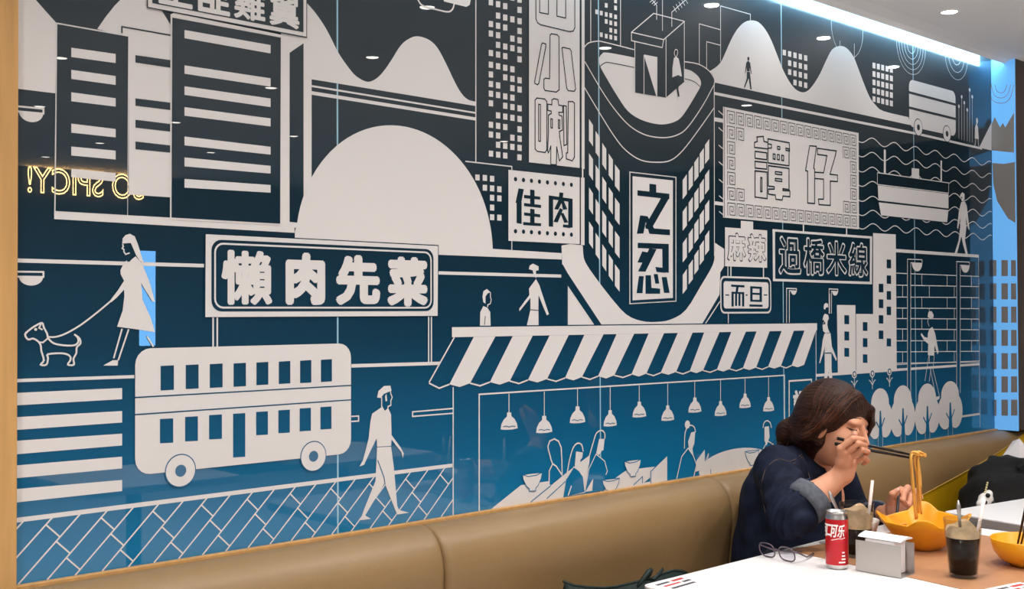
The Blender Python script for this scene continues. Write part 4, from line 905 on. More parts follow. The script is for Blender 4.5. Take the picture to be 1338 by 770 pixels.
M['cola'] = mat('cola', (22, 9, 5), 0.15, spec=0.2); M['foam'] = mat('milk_foam', (240, 206, 164), 0.6, noise=(40, 0.25)); M['straw'] = mat('straw_plastic', (232, 214, 206), 0.4)
def tumbler(loc, z, label, which, straw, spoon, fill, foam):
    g = empty('drinking_glass', (loc[0], loc[1], z)); tag(g, label, 'glass', 'glasses of cola')
    R0, R1, H = 0.033, 0.0455, 0.142
    MB().lathe([(0.0, 0.0), (R0-0.002, 0.0), (R0, 0.002), (R1, H-0.001), (R1-0.001, H), (R1-0.0022, H-0.001), (R0-0.002, 0.009), (0.0, 0.008)], n=40).build('tumbler', M['clear'], g, True)
    rr = lambda h: R0-0.0026+(R1-R0)*h/H
    lq = MB().lathe([(0.0, 0.0098), (rr(0.0098), 0.0098), (rr(fill), fill), (0.0, fill)], c=(loc[0], loc[1], z), n=36).build('cola_drink', M['cola'], None, True); tag(lq, 'dark cola in the '+which, 'drink', 'drinks of cola')
    if foam:
        rnd = random.Random(3); n = 36; vs = []; fs = []
        for k in range(n):
            a = 2*math.pi*k/n; h1 = H-0.020+0.009*math.sin(a*2+0.7)+0.004*math.sin(a*5); 
            for h in (fill-0.001, h1): vs.append(((rr(h)+0.0001)*math.cos(a), (rr(h)+0.0001)*math.sin(a), h))
        for k in range(n): a = 2*k; b = 2*((k+1) % n); fs.append((a, b, b+1, a+1))
        link('foam_film', vs, fs, M['foam'], g, True)
    (a, b) = straw; s = MB().tube([a, b], 0.0042, 10).build('drinking_straw', M['straw'], None, True); tag(s, 'white drinking straw in the '+which, 'straw', 'drinking straws')
    (a, b) = spoon; a = Vector(a); b = Vector(b)
    sp = MB().tube([a, a*0.9+b*0.1, a*0.75+b*0.25, b], [0.0018, 0.0058, 0.0042, 0.0022], 8).build('stirring_spoon', M['steel'], None, True); tag(sp, 'thin steel spoon standing in the '+which, 'spoon', 'stirring spoons')
    return g
g1 = (2.744, -0.690); g2 = (2.722, -0.990)
def toward(px, y): return tuple(on_y(px[0], px[1], y))
tumbler(g1, ZP, 'clear tumbler of cola half hidden behind the red can', 'glass behind the red can', ((g1[0]+0.014, g1[1]-0.016, ZP+0.03), toward((1140, 628), g1[1]-0.03)), (toward((1083, 642), g1[1]+0.02), (g1[0]-0.012, g1[1]+0.005, ZP+0.03)), 0.078, True)
tumbler(g2, ZP, 'clear tumbler of cola standing on the brown placemat, nearest the viewer', 'nearest glass on the brown placemat', ((g2[0]+0.012, g2[1]-0.014, ZP+0.03), toward((1286, 653), g2[1]-0.03)), (toward((1252, 654), g2[1]+0.005), (g2[0]+0.002, g2[1]+0.002, ZP+0.03)), 0.098, True)

# ------------------------------------------------------------------ bowls
M['bowl'] = mat('yellow_melamine', (236, 160, 22), 0.3, coat=0.2); M['soup'] = mat('noodle_soup', (216, 128, 24), 0.12, noise=(60, 0.35)); M['noodle'] = mat('rice_noodle', (226, 168, 78), 0.35)
M['black'] = mat('black_plastic', (22, 20, 22), 0.35); M['ceramic'] = mat('white_ceramic', (232, 226, 220), 0.25)
def wavy_bowl(loc, rz, S, label):
    """square bowl whose rim rises to four points"""
    b = empty('noodle_bowl', loc, rz); tag(b, label, 'bowl')
    n = 64; rings = [(0.36, 0.0, 0), (0.40, 0.002, 0), (0.52, 0.012, 0.05), (0.72, 0.038, 0.2), (0.88, 0.060, 0.5), (1.0, 0.079, 1.0), (0.985, 0.081, 1.0), (0.96, 0.078, 1.0), (0.84, 0.058, 0.5), (0.66, 0.036, 0.2), (0.45, 0.014, 0.05), (0.0, 0.010, 0)]
    vs = []; fs = []
    for (s, h, wv) in rings:
        for k in range(n):
            a = 2*math.pi*k/n; e = 2.0+3.2*min(1, s); c, d = math.cos(a), math.sin(a); r = (abs(c)**e+abs(d)**e)**(-1/e)
            w4 = math.cos(4*(a-math.pi/4)); bump = max(0, w4)**1.3*0.016 - 0.006*(1-max(0, w4)) + (0.014 if wv and math.cos(a-math.radians(30)) > 0 else 0)*wv*max(0, math.cos(a-math.radians(30)))
            vs.append((S*s*r*c, S*s*r*d, h+wv*bump))
    for j in range(len(rings)-1):
        for k in range(n): a = j*n+k; q = j*n+(k+1) % n; fs.append((a, q, q+n, a+n))
    link('bowl_shell', vs, fs, M['bowl'], b, True); return b
bc = (2.968, -0.760, ZP)
wavy_bowl(bc, math.radians(-17), 0.100, 'large wavy-rimmed yellow bowl of noodle soup under the chopsticks')
sm = MB()
P = [(0.073*((abs(math.cos(a))**4.4+abs(math.sin(a))**4.4)**(-1/4.4))*math.cos(a), 0.073*((abs(math.cos(a))**4.4+abs(math.sin(a))**4.4)**(-1/4.4))*math.sin(a)) for a in np.linspace(0, 2*math.pi, 40, False)]
_c, _s = math.cos(math.radians(-17)), math.sin(math.radians(-17))
sm.prism([(bc[0]+x*_c-y*_s, bc[1]+x*_s+y*_c) for x, y in P], 'z', bc[2]+0.046, bc[2]+0.052); tag(sm.build('noodle_soup', M['soup']), 'orange broth filling the wavy yellow bowl', 'soup')
rn = random.Random(5)
for i in range(9):
    a = rn.uniform(0, 6.28); r = rn.uniform(0.01, 0.055); c = Vector((bc[0]+r*math.cos(a), bc[1]+r*math.sin(a), bc[2]+0.053)); rr_ = rn.uniform(0.008, 0.02); t0 = rn.uniform(0, 6.28)
    pts = [c+Vector((rr_*math.cos(t0+t), rr_*0.7*math.sin(t0+t), 0.006*math.sin(t*0.7))) for t in np.linspace(0, 4.2, 12)]
    tag(MB().tube(pts, 0.0021, 6).build('noodle_strand', M['noodle'], None, True), 'pale noodle strand looped on the orange broth', 'noodle', 'noodles floating in the bowl')
p = on_z(1150, 706, ZP+0.02)
wb = tag(MB().lathe([(0.0, 0.0), (0.032, 0.0), (0.034, 0.004), (0.055, 0.03), (0.066, 0.064), (0.0645, 0.0655), (0.062, 0.063), (0.051, 0.030), (0.03, 0.008), (0.0, 0.006)], c=(2.905, -0.590, ZP), n=40).build('small_bowl', M['ceramic'], None, True), 'small white bowl half hidden behind the wavy yellow bowl', 'bowl')
b2 = (2.962, -1.045)
yb = empty('noodle_bowl', (b2[0], b2[1], ZP)); tag(yb, 'round yellow bowl at the right edge with black chopsticks in it', 'bowl')
MB().lathe([(0.0, 0.0), (0.042, 0.0), (0.045, 0.004), (0.066, 0.014), (0.082, 0.035), (0.090, 0.066), (0.0885, 0.068), (0.0865, 0.066), (0.078, 0.036), (0.06, 0.016), (0.0, 0.010)], n=48).build('bowl_shell', M['bowl'], yb, True)
for k, (pa, ya, off) in enumerate((((1340, 664), -1.075, 0.0), ((1345, 668), -1.085, 0.007))):
    a = Vector(on_y(pa[0], pa[1], ya)); b = Vector((2.945+off*0.3, -1.02-off, ZP+0.022)); a = b+(a-b)*1.5
    tag(MB().tube([a, b], [0.0038, 0.0026], 8).build('chopstick', M['black'], None, True), 'black chopstick leaning in the round yellow bowl at the right edge', 'chopstick', 'chopsticks in the round bowl')

# ------------------------------------------------------------------ spectacles lying on the table
M['plum'] = mat('plum_acetate', (88, 74, 84), 0.25, coat=0.3); M['lens'] = thin_glass('spectacle_lens', (232, 230, 238))
sp = empty('spectacles', (2.562, -0.562, ZT), math.radians(-96)); tag(sp, 'plum framed spectacles lying folded on the white table', 'spectacles')
def lens_pts(cx_, n=24):
    out = []
    for k in range(n):
        a = 2*math.pi*k/n; c, d = math.cos(a), math.sin(a); r = (abs(c)**2.8+abs(d)**2.8)**(-1/2.8); out.append(Vector((cx_+0.0255*r*c, 0.010*(0.5-0.5*d)-0.004, 0.0205+0.0185*r*d)))
    return out
for s in (-1, 1):
    P = lens_pts(s*0.033); MB().tube(P+[P[0], P[1]], 0.0019, 8, cap=False).build('rim', M['plum'], sp, True)
    link('lens', [tuple(p) for p in P], [tuple(range(len(P)))], M['lens'], sp)
MB().tube([(-0.009, -0.002, 0.026), (0, -0.004, 0.029), (0.009, -0.002, 0.026)], 0.0018, 8).build('bridge', M['plum'], sp, True)
for s in (-1, 1): MB().tube([(s*0.058, 0.0, 0.030), (s*0.062, 0.008, 0.028), (s*0.050, 0.060, 0.008), (s*0.030, 0.105, 0.004), (s*0.02, 0.125, 0.0035)], [0.0022, 0.0024, 0.0022, 0.0026, 0.003], 8).build('temple', M['plum'], sp, True)

# ------------------------------------------------------------------ smooth solids from blended shapes
def R3(fwd, up):
    f = Vector(fwd).normalized(); r = f.cross(Vector(up)).normalized(); u = r.cross(f); return np.array([[r.x, f.x, u.x], [r.y, f.y, u.y], [r.z, f.z, u.z]])
HEAD = [False]
def cone(a, b, ra, rb, k=0.02): return ('c', np.array(a, float), np.array(b, float), ra, rb, k)
def ell(c, r, k=0.02, rot=None): return ('e', np.array(c, float), np.array(r, float)*(1.05 if rot is not None and len(r) == 3 and HEAD[0] else 1.0), np.eye(3) if rot is None else rot, 0, k)
def cut(c, r, k=0.01, rot=None): return ('x', np.array(c, float), np.array(r, float)*(1.05 if HEAD[0] and rot is not None else 1.0), np.eye(3) if rot is None else rot, 0, k)
def blend_mesh(prims, res, warp=None):
    """surface-net mesh of the smooth union of the shapes, in order ('x' carves)"""
    lo = np.full(3, 1e9); hi = -lo
    bbs = []
    for p in prims:
        if p[0] == 'c': m = max(p[3], p[4]); a = np.minimum(p[1], p[2])-m; b = np.maximum(p[1], p[2])+m
        else: m = p[2].max(); a = p[1]-m; b = p[1]+m
        bbs.append((a, b))
        if p[0] != 'x': lo = np.minimum(lo, a); hi = np.maximum(hi, b)
    lo -= 6*res; hi += 6*res; n = np.ceil((hi-lo)/res).astype(int)+1
    D = np.full(tuple(n), 0.2, np.float32); ax = [(lo[i]+res*np.arange(n[i])).astype(np.float32) for i in range(3)]
    for p, (a, b) in zip(prims, bbs):
        k = p[5]; g = 0.03+k
        i0 = np.clip(np.floor((a-g-lo)/res).astype(int), 0, n); i1 = np.clip(np.ceil((b+g-lo)/res).astype(int)+1, 0, n)
        if np.any(i1 <= i0): continue
        sl = tuple(slice(i0[i], i1[i]) for i in range(3))
        X = ax[0][sl[0]][:, None, None]; Y = ax[1][sl[1]][None, :, None]; Z = ax[2][sl[2]][None, None, :]
        if p[0] == 'c':
            A, B = p[1], p[2]; d = B-A; L = float(d@d)+1e-9
            t = np.clip(((X-A[0])*d[0]+(Y-A[1])*d[1]+(Z-A[2])*d[2])/L, 0, 1)
            v = np.sqrt((X-A[0]-t*d[0])**2+(Y-A[1]-t*d[1])**2+(Z-A[2]-t*d[2])**2)-(p[3]+(p[4]-p[3])*t)
        else:
            q = [X-p[1][0], Y-p[1][1], Z-p[1][2]]; Rm = p[3]
            l = [q[0]*Rm[0, i]+q[1]*Rm[1, i]+q[2]*Rm[2, i] for i in range(3)]
            k0 = np.sqrt(sum((l[i]/p[2][i])**2 for i in range(3))); k1 = np.sqrt(sum((l[i]/p[2][i]**2)**2 for i in range(3)))+1e-6
            v = k0*(k0-1)/k1
        O = D[sl]
        if p[0] == 'x': v = -v; h = np.clip(0.5-0.5*(v-O)/(-k), 0, 1) if False else np.clip(0.5+0.5*(v-O)/k, 0, 1); D[sl] = O*(1-h)+v*h+k*h*(1-h)
        else: h = np.clip(0.5+0.5*(O-v)/k, 0, 1); D[sl] = O*(1-h)+v*h-k*h*(1-h)
    if warp is not None:
        D += warp(ax[0][:, None, None], ax[1][None, :, None], ax[2][None, None, :], D).astype(np.float32)
    # surface nets
    S = D < 0
    c = np.zeros(tuple(n-1), np.int8)
    for dx in (0, 1):
        for dy in (0, 1):
            for dz in (0, 1): c += S[dx:n[0]-1+dx, dy:n[1]-1+dy, dz:n[2]-1+dz]
    act = np.argwhere((c > 0) & (c < 8)); idx = np.full(tuple(n-1), -1, np.int32); idx[tuple(act.T)] = np.arange(len(act))
    acc = np.zeros((len(act), 3)); cnt = np.zeros(len(act))
    for axis in range(3):
        o1, o2 = [i for i in range(3) if i != axis]
        for u in (0, 1):
            for v in (0, 1):
                off = np.zeros(3, int); off[o1] = u; off[o2] = v; e = np.zeros(3, int); e[axis] = 1
                d0 = D[tuple((act+off).T)]; d1 = D[tuple((act+off+e).T)]; m = (d0 < 0) != (d1 < 0)
                t = np.where(m, d0/np.where(m, d0-d1, 1), 0); pos = off+0.0*acc; pos = np.tile(off.astype(float), (len(act), 1)); pos[:, axis] += t
                acc[m] += pos[m]; cnt[m] += 1
    V = lo+res*(act+acc/np.maximum(cnt, 1)[:, None]); F = []
    for axis in range(3):
        o1, o2 = (axis+1) % 3, (axis+2) % 3
        s0 = [slice(0, n[i]) for i in range(3)]; s1 = list(s0); s0[axis] = slice(0, n[axis]-1); s1[axis] = slice(1, n[axis])
        A = S[tuple(s0)]; B = S[tuple(s1)]; e = np.argwhere(A != B); e = e[(e[:, o1] > 0) & (e[:, o2] > 0) & (e[:, o1] < n[o1]-1) & (e[:, o2] < n[o2]-1)]
        if not len(e): continue
        q = []
        for (u, v) in ((0, 0), (1, 0), (1, 1), (0, 1)):
            t = e.copy(); t[:, o1] -= 1-u; t[:, o2] -= 1-v; q.append(idx[tuple(t.T)])
        q = np.stack(q, 1); fl = A[tuple(e.T)]; q[~fl] = q[~fl][:, ::-1]; F.append(q[(q >= 0).all(1)])
    return V, np.concatenate(F)
def blend_obj(name, prims, res, m, parent=None, warp=None, origin=(0, 0, 0)):
    V, F = blend_mesh(prims, res, warp); V = V-np.array(origin)
    me = bpy.data.meshes.new(name); me.vertices.add(len(V)); me.vertices.foreach_set('co', V.astype(np.float32).ravel())
    me.loops.add(len(F)*4); me.loops.foreach_set('vertex_index', F.astype(np.int32).ravel()); me.polygons.add(len(F)); me.polygons.foreach_set('loop_start', np.arange(0, len(F)*4, 4, dtype=np.int32))
    me.polygons.foreach_set('use_smooth', np.ones(len(F), bool)); me.materials.append(m); me.update(calc_edges=True); me.validate()
    o = bpy.data.objects.new(name, me); COL.objects.link(o)
    if parent is not None: o.parent = parent
    return o

# ------------------------------------------------------------------ the woman eating noodles
M['skin'] = mat('skin', (212, 150, 118), 0.5, spec=0.35, sss=0.05, noise=(30, 0.06)); M['hair'] = mat('brown_hair', (48, 25, 17), 0.42, spec=0.3, noise=(60, 0.5, (1, 0.2, 1)), bump=(160, 0.35, (1, 0.15, 1)))
M['denim'] = mat('dark_denim', (25, 31, 48), 0.8, spec=0.15, noise=(22, 0.45), bump=(420, 0.18)); M['cuff'] = mat('turned_denim', (92, 95, 103), 0.85, spec=0.2, noise=(90, 0.18), bump=(420, 0.2))
M['stitch'] = mat('stitching', (92, 72, 58), 0.8); M['trouser'] = mat('dark_trousers', (26, 28, 36), 0.85); M['shoe'] = mat('dark_shoe', (30, 28, 28), 0.5); M['lash'] = mat('lash', (24, 14, 12), 0.6); M['nail'] = mat('nail', (236, 178, 160), 0.25)
ORG = (3.05, -0.30, 0.0)
woman = empty('person', ORG); tag(woman, 'woman in a dark denim jacket bent over a bowl, lifting noodles with chopsticks', 'person')
py = lambda x, y, d: np.array(on_y(x, y, d))
HC = py(1089, 555, -0.44)
def head_frame(yaw, pit, roll):                  # columns: her right, forward, up
    f = np.array([math.sin(yaw)*math.cos(pit), -math.cos(yaw)*math.cos(pit), -math.sin(pit)]); r = np.cross(f, [0, 0, 1.0]); r /= np.linalg.norm(r); u = np.cross(r, f)
    return np.stack([r*math.cos(roll)+u*math.sin(roll), f, -r*math.sin(roll)+u*math.cos(roll)], 1)
HR = head_frame(math.radians(8), math.radians(14), math.radians(5))
HS = 1.05
hp = lambda x, y, z: HC + HR @ (np.array([x, y, z])*HS)
J = dict(neck=py(1058, 618, -0.32), rs=py(1016, 616, -0.36), re=py(1034, 674, -0.525), rw=py(1102, 619, -0.60), lw=py(1158, 671, -0.50), le=np.array([3.33, -0.34, 0.735]), ls=np.array([3.24, -0.31, 0.915]))
def finger(pts, r0, r1, k=0.004):
    n = len(pts)-1; return [cone(pts[i], pts[i+1], r0+(r1-r0)*i/n, r0+(r1-r0)*(i+1)/n, k) for i in range(n)]
HEAD[0] = True
body = [ell(hp(0, -0.012, 0.03), (0.072, 0.090, 0.083), 0.02, HR), ell(hp(0, 0.026, -0.040), (0.058, 0.062, 0.075), 0.03, HR), ell(hp(0, 0.068, -0.098), (0.020, 0.018, 0.016), 0.03, HR)]
for s in (-1, 1): body += [ell(hp(s*0.034, 0.058, -0.030), (0.028, 0.028, 0.030), 0.02, HR), ell(hp(s*0.027, 0.070, 0.026), (0.026, 0.014, 0.010), 0.018, HR)]
for s in (-1, 1): body += [cut(hp(s*0.032, 0.104, 0.004), (0.017, 0.018, 0.012), 0.012, HR), ell(hp(s*0.031, 0.078, 0.003), (0.0135, 0.0115, 0.0105), 0.005, HR), ell(hp(s*0.073, -0.004, -0.012), (0.009, 0.018, 0.030), 0.008, HR)]
body += [cone(hp(0, 0.086, 0.012), hp(0, 0.106, -0.026), 0.007, 0.0105, 0.012), ell(hp(0.009, 0.097, -0.031), (0.007, 0.009, 0.006), 0.005, HR), ell(hp(-0.009, 0.097, -0.031), (0.007, 0.009, 0.006), 0.005, HR)]
body += [ell(hp(0, 0.088, -0.057), (0.021, 0.010, 0.0055), 0.005, HR), ell(hp(0, 0.086, -0.068), (0.018, 0.011, 0.0065), 0.005, HR)]
body += [cone(hp(0, -0.025, -0.06), J['neck']+np.array([0, 0.0, -0.01]), 0.048, 0.056, 0.03), ell(J['neck']+np.array([0.0, -0.02, -0.08]), (0.12, 0.07, 0.09), 0.05)]
# right arm and hand
body += [cone(J['rs'], J['re'], 0.045, 0.040, 0.02), cone(J['re'], J['re']*0.6+J['rw']*0.4, 0.038, 0.040, 0.02), cone(J['re']*0.6+J['rw']*0.4, J['rw'], 0.040, 0.0255, 0.02)]
mc_ = [py(1098, 586, -0.622), py(1105, 591, -0.628), py(1111, 598, -0.628), py(1116, 605, -0.622)]
body += [cone(J['rw'], mc_[0]*0.5+J['rw']*0.5, 0.024, 0.018, 0.015), cone(J['rw'], mc_[3]*0.6+J['rw']*0.4, 0.023, 0.017, 0.015)]
for q in mc_: body.append(cone(J['rw']*0.6+q*0.4, q, 0.015, 0.0105, 0.007))
fr = [[mc_[0], py(1114, 573.5, -0.652), py(1127, 574.5, -0.655), py(1132, 579, -0.648)], [mc_[1], py(1121, 580, -0.660), py(1130, 582, -0.652), py(1130, 588, -0.640)], [mc_[2], py(1126, 588, -0.660), py(1134, 590.5, -0.648), py(1130, 596, -0.635)], [mc_[3], py(1129, 598, -0.648), py(1134, 602, -0.636), py(1128, 606, -0.625)]]
for i, pts in enumerate(fr): body += finger(pts, 0.0088 if i < 3 else 0.0078, 0.0068 if i < 3 else 0.0060, 0.0012)
rth = [J['rw']+np.array([0.012, 0.006, 0.012]), py(1103, 592, -0.600), py(1108, 576, -0.625), py(1117, 567.5, -0.648)]
body += finger(rth, 0.013, 0.0078, 0.004)
# left arm and hand
body += [cone(J['le'], J['lw'], 0.038, 0.024, 0.02)]
ml = [py(1177, 640, -0.560), py(1186, 637.5, -0.556), py(1195, 642, -0.556), py(1202, 650, -0.560)]
for q in ml: body.append(cone(J['lw'], q, 0.019, 0.0102, 0.008))
fl_ = [[ml[0], py(1171, 644, -0.600), py(1172, 651, -0.606), py(1177, 655, -0.594)], [ml[1], py(1181, 644, -0.605), py(1180, 654, -0.612), py(1184, 660, -0.598)], [ml[2], py(1190, 650, -0.605), py(1187, 660, -0.610), py(1190, 666, -0.596)], [ml[3], py(1198, 658, -0.600), py(1194, 667, -0.604), py(1196, 671, -0.590)]]
for i, pts in enumerate(fl_): body += finger(pts, 0.0094 if i < 3 else 0.0084, 0.0074 if i < 3 else 0.0064, 0.0018)
lth = [J['lw']+np.array([-0.005, -0.015, 0.005]), py(1163, 657, -0.575), py(1166, 646, -0.600), py(1173, 641, -0.612)]
body += finger(lth, 0.013, 0.008, 0.004)
bodyo = blend_obj('body', body, 0.0023, M['skin'], woman, None, ORG)
# nails
for pts in fr[:3] + [rth] + fl_[:2] + [lth]:
    a, b = pts[-2], pts[-1]; d = (b-a)/np.linalg.norm(b-a); nrm = np.cross(d, np.cross(CAM-b, d)); nrm /= np.linalg.norm(nrm)
    blend_obj('fingernail', [ell(b+nrm*0.0060+d*0.0015, (0.0040, 0.0058, 0.0022), 0.001, R3(d, nrm))], 0.0012, M['nail'], woman, None, ORG)
loc = lambda P: [tuple(np.array(p)-np.array(ORG)) for p in P]
from mathutils.bvhtree import BVHTree
_bb = BVHTree.FromPolygons([v.co for v in bodyo.data.vertices], [p.vertices[:] for p in bodyo.data.polygons])
def on_face(name, pts, radii):
    """lay a fine hair line on the skin where it shows at these picture points"""
    P = []
    for (x, y) in pts:
        r = Vector(raydir(x, y)).normalized(); h = _bb.ray_cast(Vector(CAM)-Vector(ORG), r)
        if h[0] is not None: P.append(h[0]-r*0.0004)
    if len(P) == len(pts): MB().tube([tuple(p) for p in P], radii, 6).build(name, M['lash'], woman, True)
on_face('eyelash', [(1106, 558.5), (1110, 560.5), (1114, 562), (1119, 562.5), (1123, 561.5)], [0.0008, 0.0018, 0.0020, 0.0018, 0.0008])
on_face('eyebrow', [(1107, 550), (1112, 547.5), (1118, 546.5), (1125, 548)], [0.0008, 0.0018, 0.0020, 0.0010])
on_face('eyelash', [(1133, 564), (1135.5, 565.5), (1138, 565.5)], [0.0008, 0.0016, 0.0008])
# hair: cap, parted fringe, side locks, low bun
hair = [ell(hp(0, -0.018, 0.034), (0.084, 0.100, 0.094), 0.02, HR), ell(hp(0, -0.055, -0.020), (0.072, 0.060, 0.072), 0.03, HR)]
hair += [cut(hp(0.020, 0.112, -0.052), (0.086, 0.092, 0.106), 0.008, HR), cut(hp(0.0, 0.075, -0.10), (0.10, 0.06, 0.06), 0.01, HR)]
hair += [cone(hp(0.028, 0.052, 0.098), hp(-0.020, 0.082, 0.070), 0.016, 0.011, 0.02), cone(hp(-0.020, 0.086, 0.068), hp(-0.056, 0.084, 0.030), 0.012, 0.010, 0.012), cone(hp(-0.056, 0.084, 0.030), hp(-0.066, 0.078, -0.020), 0.010, 0.005, 0.01), cone(hp(-0.066, 0.078, -0.020), hp(-0.068, 0.070, -0.055), 0.005, 0.002, 0.005)]
hair += [cone(hp(0.030, 0.055, 0.094), hp(0.066, 0.034, 0.052), 0.014, 0.012, 0.02), cone(hp(0.066, 0.034, 0.052), hp(0.080, 0.002, 0.006), 0.012, 0.012, 0.015), cone(hp(0.080, 0.002, 0.006), hp(0.072, -0.040, -0.050), 0.013, 0.016, 0.02)]
bun = hp(0.010, -0.122, -0.060)
hair += [cone(hp(0.0, -0.080, -0.030), bun, 0.042, 0.030, 0.03), ell(bun, (0.034, 0.030, 0.036), 0.02), cone(bun, bun+np.array([-0.020, 0.015, -0.050]), 0.026, 0.012, 0.02), cone(hp(0.02, -0.06, -0.06), J['neck']+np.array([-0.03, 0.03, 0.01]), 0.032, 0.020, 0.03), cone(hp(0.055, -0.01, -0.05), J['neck']+np.array([-0.045, -0.01, 0.0]), 0.022, 0.012, 0.02)]
hinv = HR.T
def hwarp(X, Y, Z, D):
    lx = (X-HC[0])*hinv[0, 0]+(Y-HC[1])*hinv[0, 1]+(Z-HC[2])*hinv[0, 2]; ly = (X-HC[0])*hinv[1, 0]+(Y-HC[1])*hinv[1, 1]+(Z-HC[2])*hinv[1, 2]; lz = (X-HC[0])*hinv[2, 0]+(Y-HC[1])*hinv[2, 1]+(Z-HC[2])*hinv[2, 2]
    ang = np.arctan2(lz-0.0, np.abs(lx)+0.02); return 0.0005*np.sin(ang*70+ly*22+lx*25)+0.0005*np.sin(ang*118+ly*35)
hairo = blend_obj('hair', hair, 0.0028, M['hair'], woman, hwarp, ORG)
rn = random.Random(11)
for i in range(46):      # loose strands: nape, bun and fringe
    if i < 18: p0 = hp(rn.uniform(-0.01, 0.03), -0.10+rn.uniform(-0.03, 0.0), rn.uniform(-0.09, -0.03)); P = [p0, p0+np.array([rn.uniform(-.03, .02), rn.uniform(0, .03), -rn.uniform(.01, .03)]), p0+np.array([rn.uniform(-.06, .0), rn.uniform(0, .04), -rn.uniform(.03, .08)])]
    elif i < 34: t = rn.uniform(-0.06, -0.02); P = [hp(t+0.02, 0.080, 0.075), hp(t, 0.100-abs(t)*0.3, 0.048), hp(t-0.012, 0.103-abs(t)*0.5, 0.018-rn.uniform(0, 0.02))]
    else: z = rn.uniform(-0.05, 0.05); P = [hp(0.083, 0.03, 0.04+z*0.5), hp(0.088, 0.0, 0.0+z*0.6), hp(0.078, -0.06, -0.04+z*0.6)]
    MB().tube(loc(catmull(P, 4)), 0.0007, 5).build('hair_strand', M['hair'], hairo, True)
HEAD[0] = False
M['hair_light'] = mat('lighter_brown_hair', (84, 46, 28), 0.42, spec=0.3)
_hb = BVHTree.FromPolygons([v.co for v in hairo.data.vertices], [p.vertices[:] for p in hairo.data.polygons])
for i in range(84):      # combed locks lying on the hair, from the parting back to the bun
    sd = 1 if i < 62 else -1; u_ = rn.uniform(0, 1); j = lambda a: rn.uniform(-a, a)
    K = [hp(0.022, 0.078-0.12*u_, 0.110), hp(sd*0.070, 0.060-0.10*u_+j(.01), 0.085-0.02*u_), hp(sd*0.092, 0.020-0.06*u_+j(.01), 0.030-0.05*(1-u_)+j(.02)), hp(sd*0.080, -0.055+j(.015), -0.020-0.03*(1-u_)+j(.02)), hp(sd*0.030, -0.110, -0.045+j(.02))]
    Q = []
    for p in catmull(K, 6)[1:]:
        h = _hb.find_nearest(Vector(p)-Vector(ORG)); Q.append(tuple(h[0]+h[1]*0.0004))
    n_ = len(Q); MB().tube(Q, [0.0004+0.0016*math.sin(math.pi*min(1, (k+1)/(n_*0.9))) if k < n_-1 else 0.0003 for k in range(n_)], 5).build('hair_lock', M['hair'] if i % 3 else M['hair_light'], hairo, True)
# jacket
jk = [ell((3.02, -0.275, 0.56), (0.20, 0.145, 0.12), 0.05), ell((3.03, -0.265, 0.68), (0.175, 0.135, 0.16), 0.06), ell((3.05, -0.285, 0.82), (0.180, 0.140, 0.15), 0.06), cone(J['rs']+np.array([0.02, 0.01, 0.0]), J['ls']+np.array([-0.02, 0, 0]), 0.066, 0.062, 0.05), cone(J['neck']+np.array([-0.04, 0.03, -0.02]), J['neck']+np.array([0.04, 0.03, -0.02]), 0.055, 0.055, 0.04),
      cone(J['rs'], J['re'], 0.068, 0.058, 0.03), cone(J['re'], J['re']*0.62+J['rw']*0.38, 0.057, 0.055, 0.02), cone(J['ls'], J['le'], 0.064, 0.054, 0.03), cone(J['le'], J['le']*0.30+J['lw']*0.70, 0.053, 0.041, 0.02)]
jk += [cut(J['neck']+np.array([0.0, -0.06, 0.05]), (0.052, 0.075, 0.075), 0.012), cut(J['re']*0.44+J['rw']*0.56, (0.045, 0.045, 0.045), 0.006)]
def folds(X, Y, Z, D):
    e = J['re']; m = 0.5*(J['rs']+J['re'])
    g = np.exp(-(((X-e[0])**2+(Y-e[1])**2+(Z-e[2])**2)/0.0085)); g2 = np.exp(-(((X-m[0])**2+(Y-m[1])**2+(Z-m[2])**2)/0.010))
    q = 0.0058*g*np.sin(78*(Z-e[2])+52*(X-e[0])+14*np.sin(20*(Y-e[1]))) + 0.0046*g2*np.sin(70*(Z-m[2])-46*(X-m[0])+8*np.sin(18*(Y-m[1])))
    q = q + 0.0042*np.sin(24*Z+17*X+4*np.sin(13*Y+11*X))*np.sin(19*X-13*Y+9*Z); return q
jo = blend_obj('denim_jacket', jk, 0.0042, M['denim'], woman, folds, ORG)
# turned-back cuff: a thick short sleeve ring on the right forearm, a slimmer one on the left
def cuff(a, b, r0, r1, th_):
    ax = Vector(b)-Vector(a); L = ax.length
    prof_ = [(r0-th_, 0.004), (r0, 0.0), (r0+0.003, L*0.3), (r1+0.003, L*0.8), (r1+0.001, L), (r1-th_, L-0.001), (r1-th_-0.001, L*0.6)]
    rnd = random.Random(2); n = 40; A = Vector((0, 0, 1)).rotation_difference(ax.normalized()).to_matrix(); vs = []; fs = []
    for j, (r, h) in enumerate(prof_):
        for k in range(n):
            t = 2*math.pi*k/n; w_ = 0.0022*math.sin(3*t+1)+0.0014*math.sin(7*t+j); p = A @ Vector(((r+w_)*math.cos(t), (r+w_)*math.sin(t), h+0.003*math.sin(2*t))); vs.append(tuple(Vector(a)+p-Vector(ORG)))
    for j in range(len(prof_)-1):
        for k in range(n): a_ = j*n+k; b_ = j*n+(k+1) % n; fs.append((a_, b_, b_+n, a_+n))
    o = link('rolled_cuff', vs, fs, M['cuff'], woman, True); return o
u = (J['rw']-J['re']); cuff(J['re']+u*0.22, J['re']+u*0.47, 0.060, 0.058, 0.010)['label'] = 'grey turned-back denim cuff'
u = (J['lw']-J['le']); cuff(J['le']+u*0.52, J['le']+u*0.74, 0.0445, 0.042, 0.007)
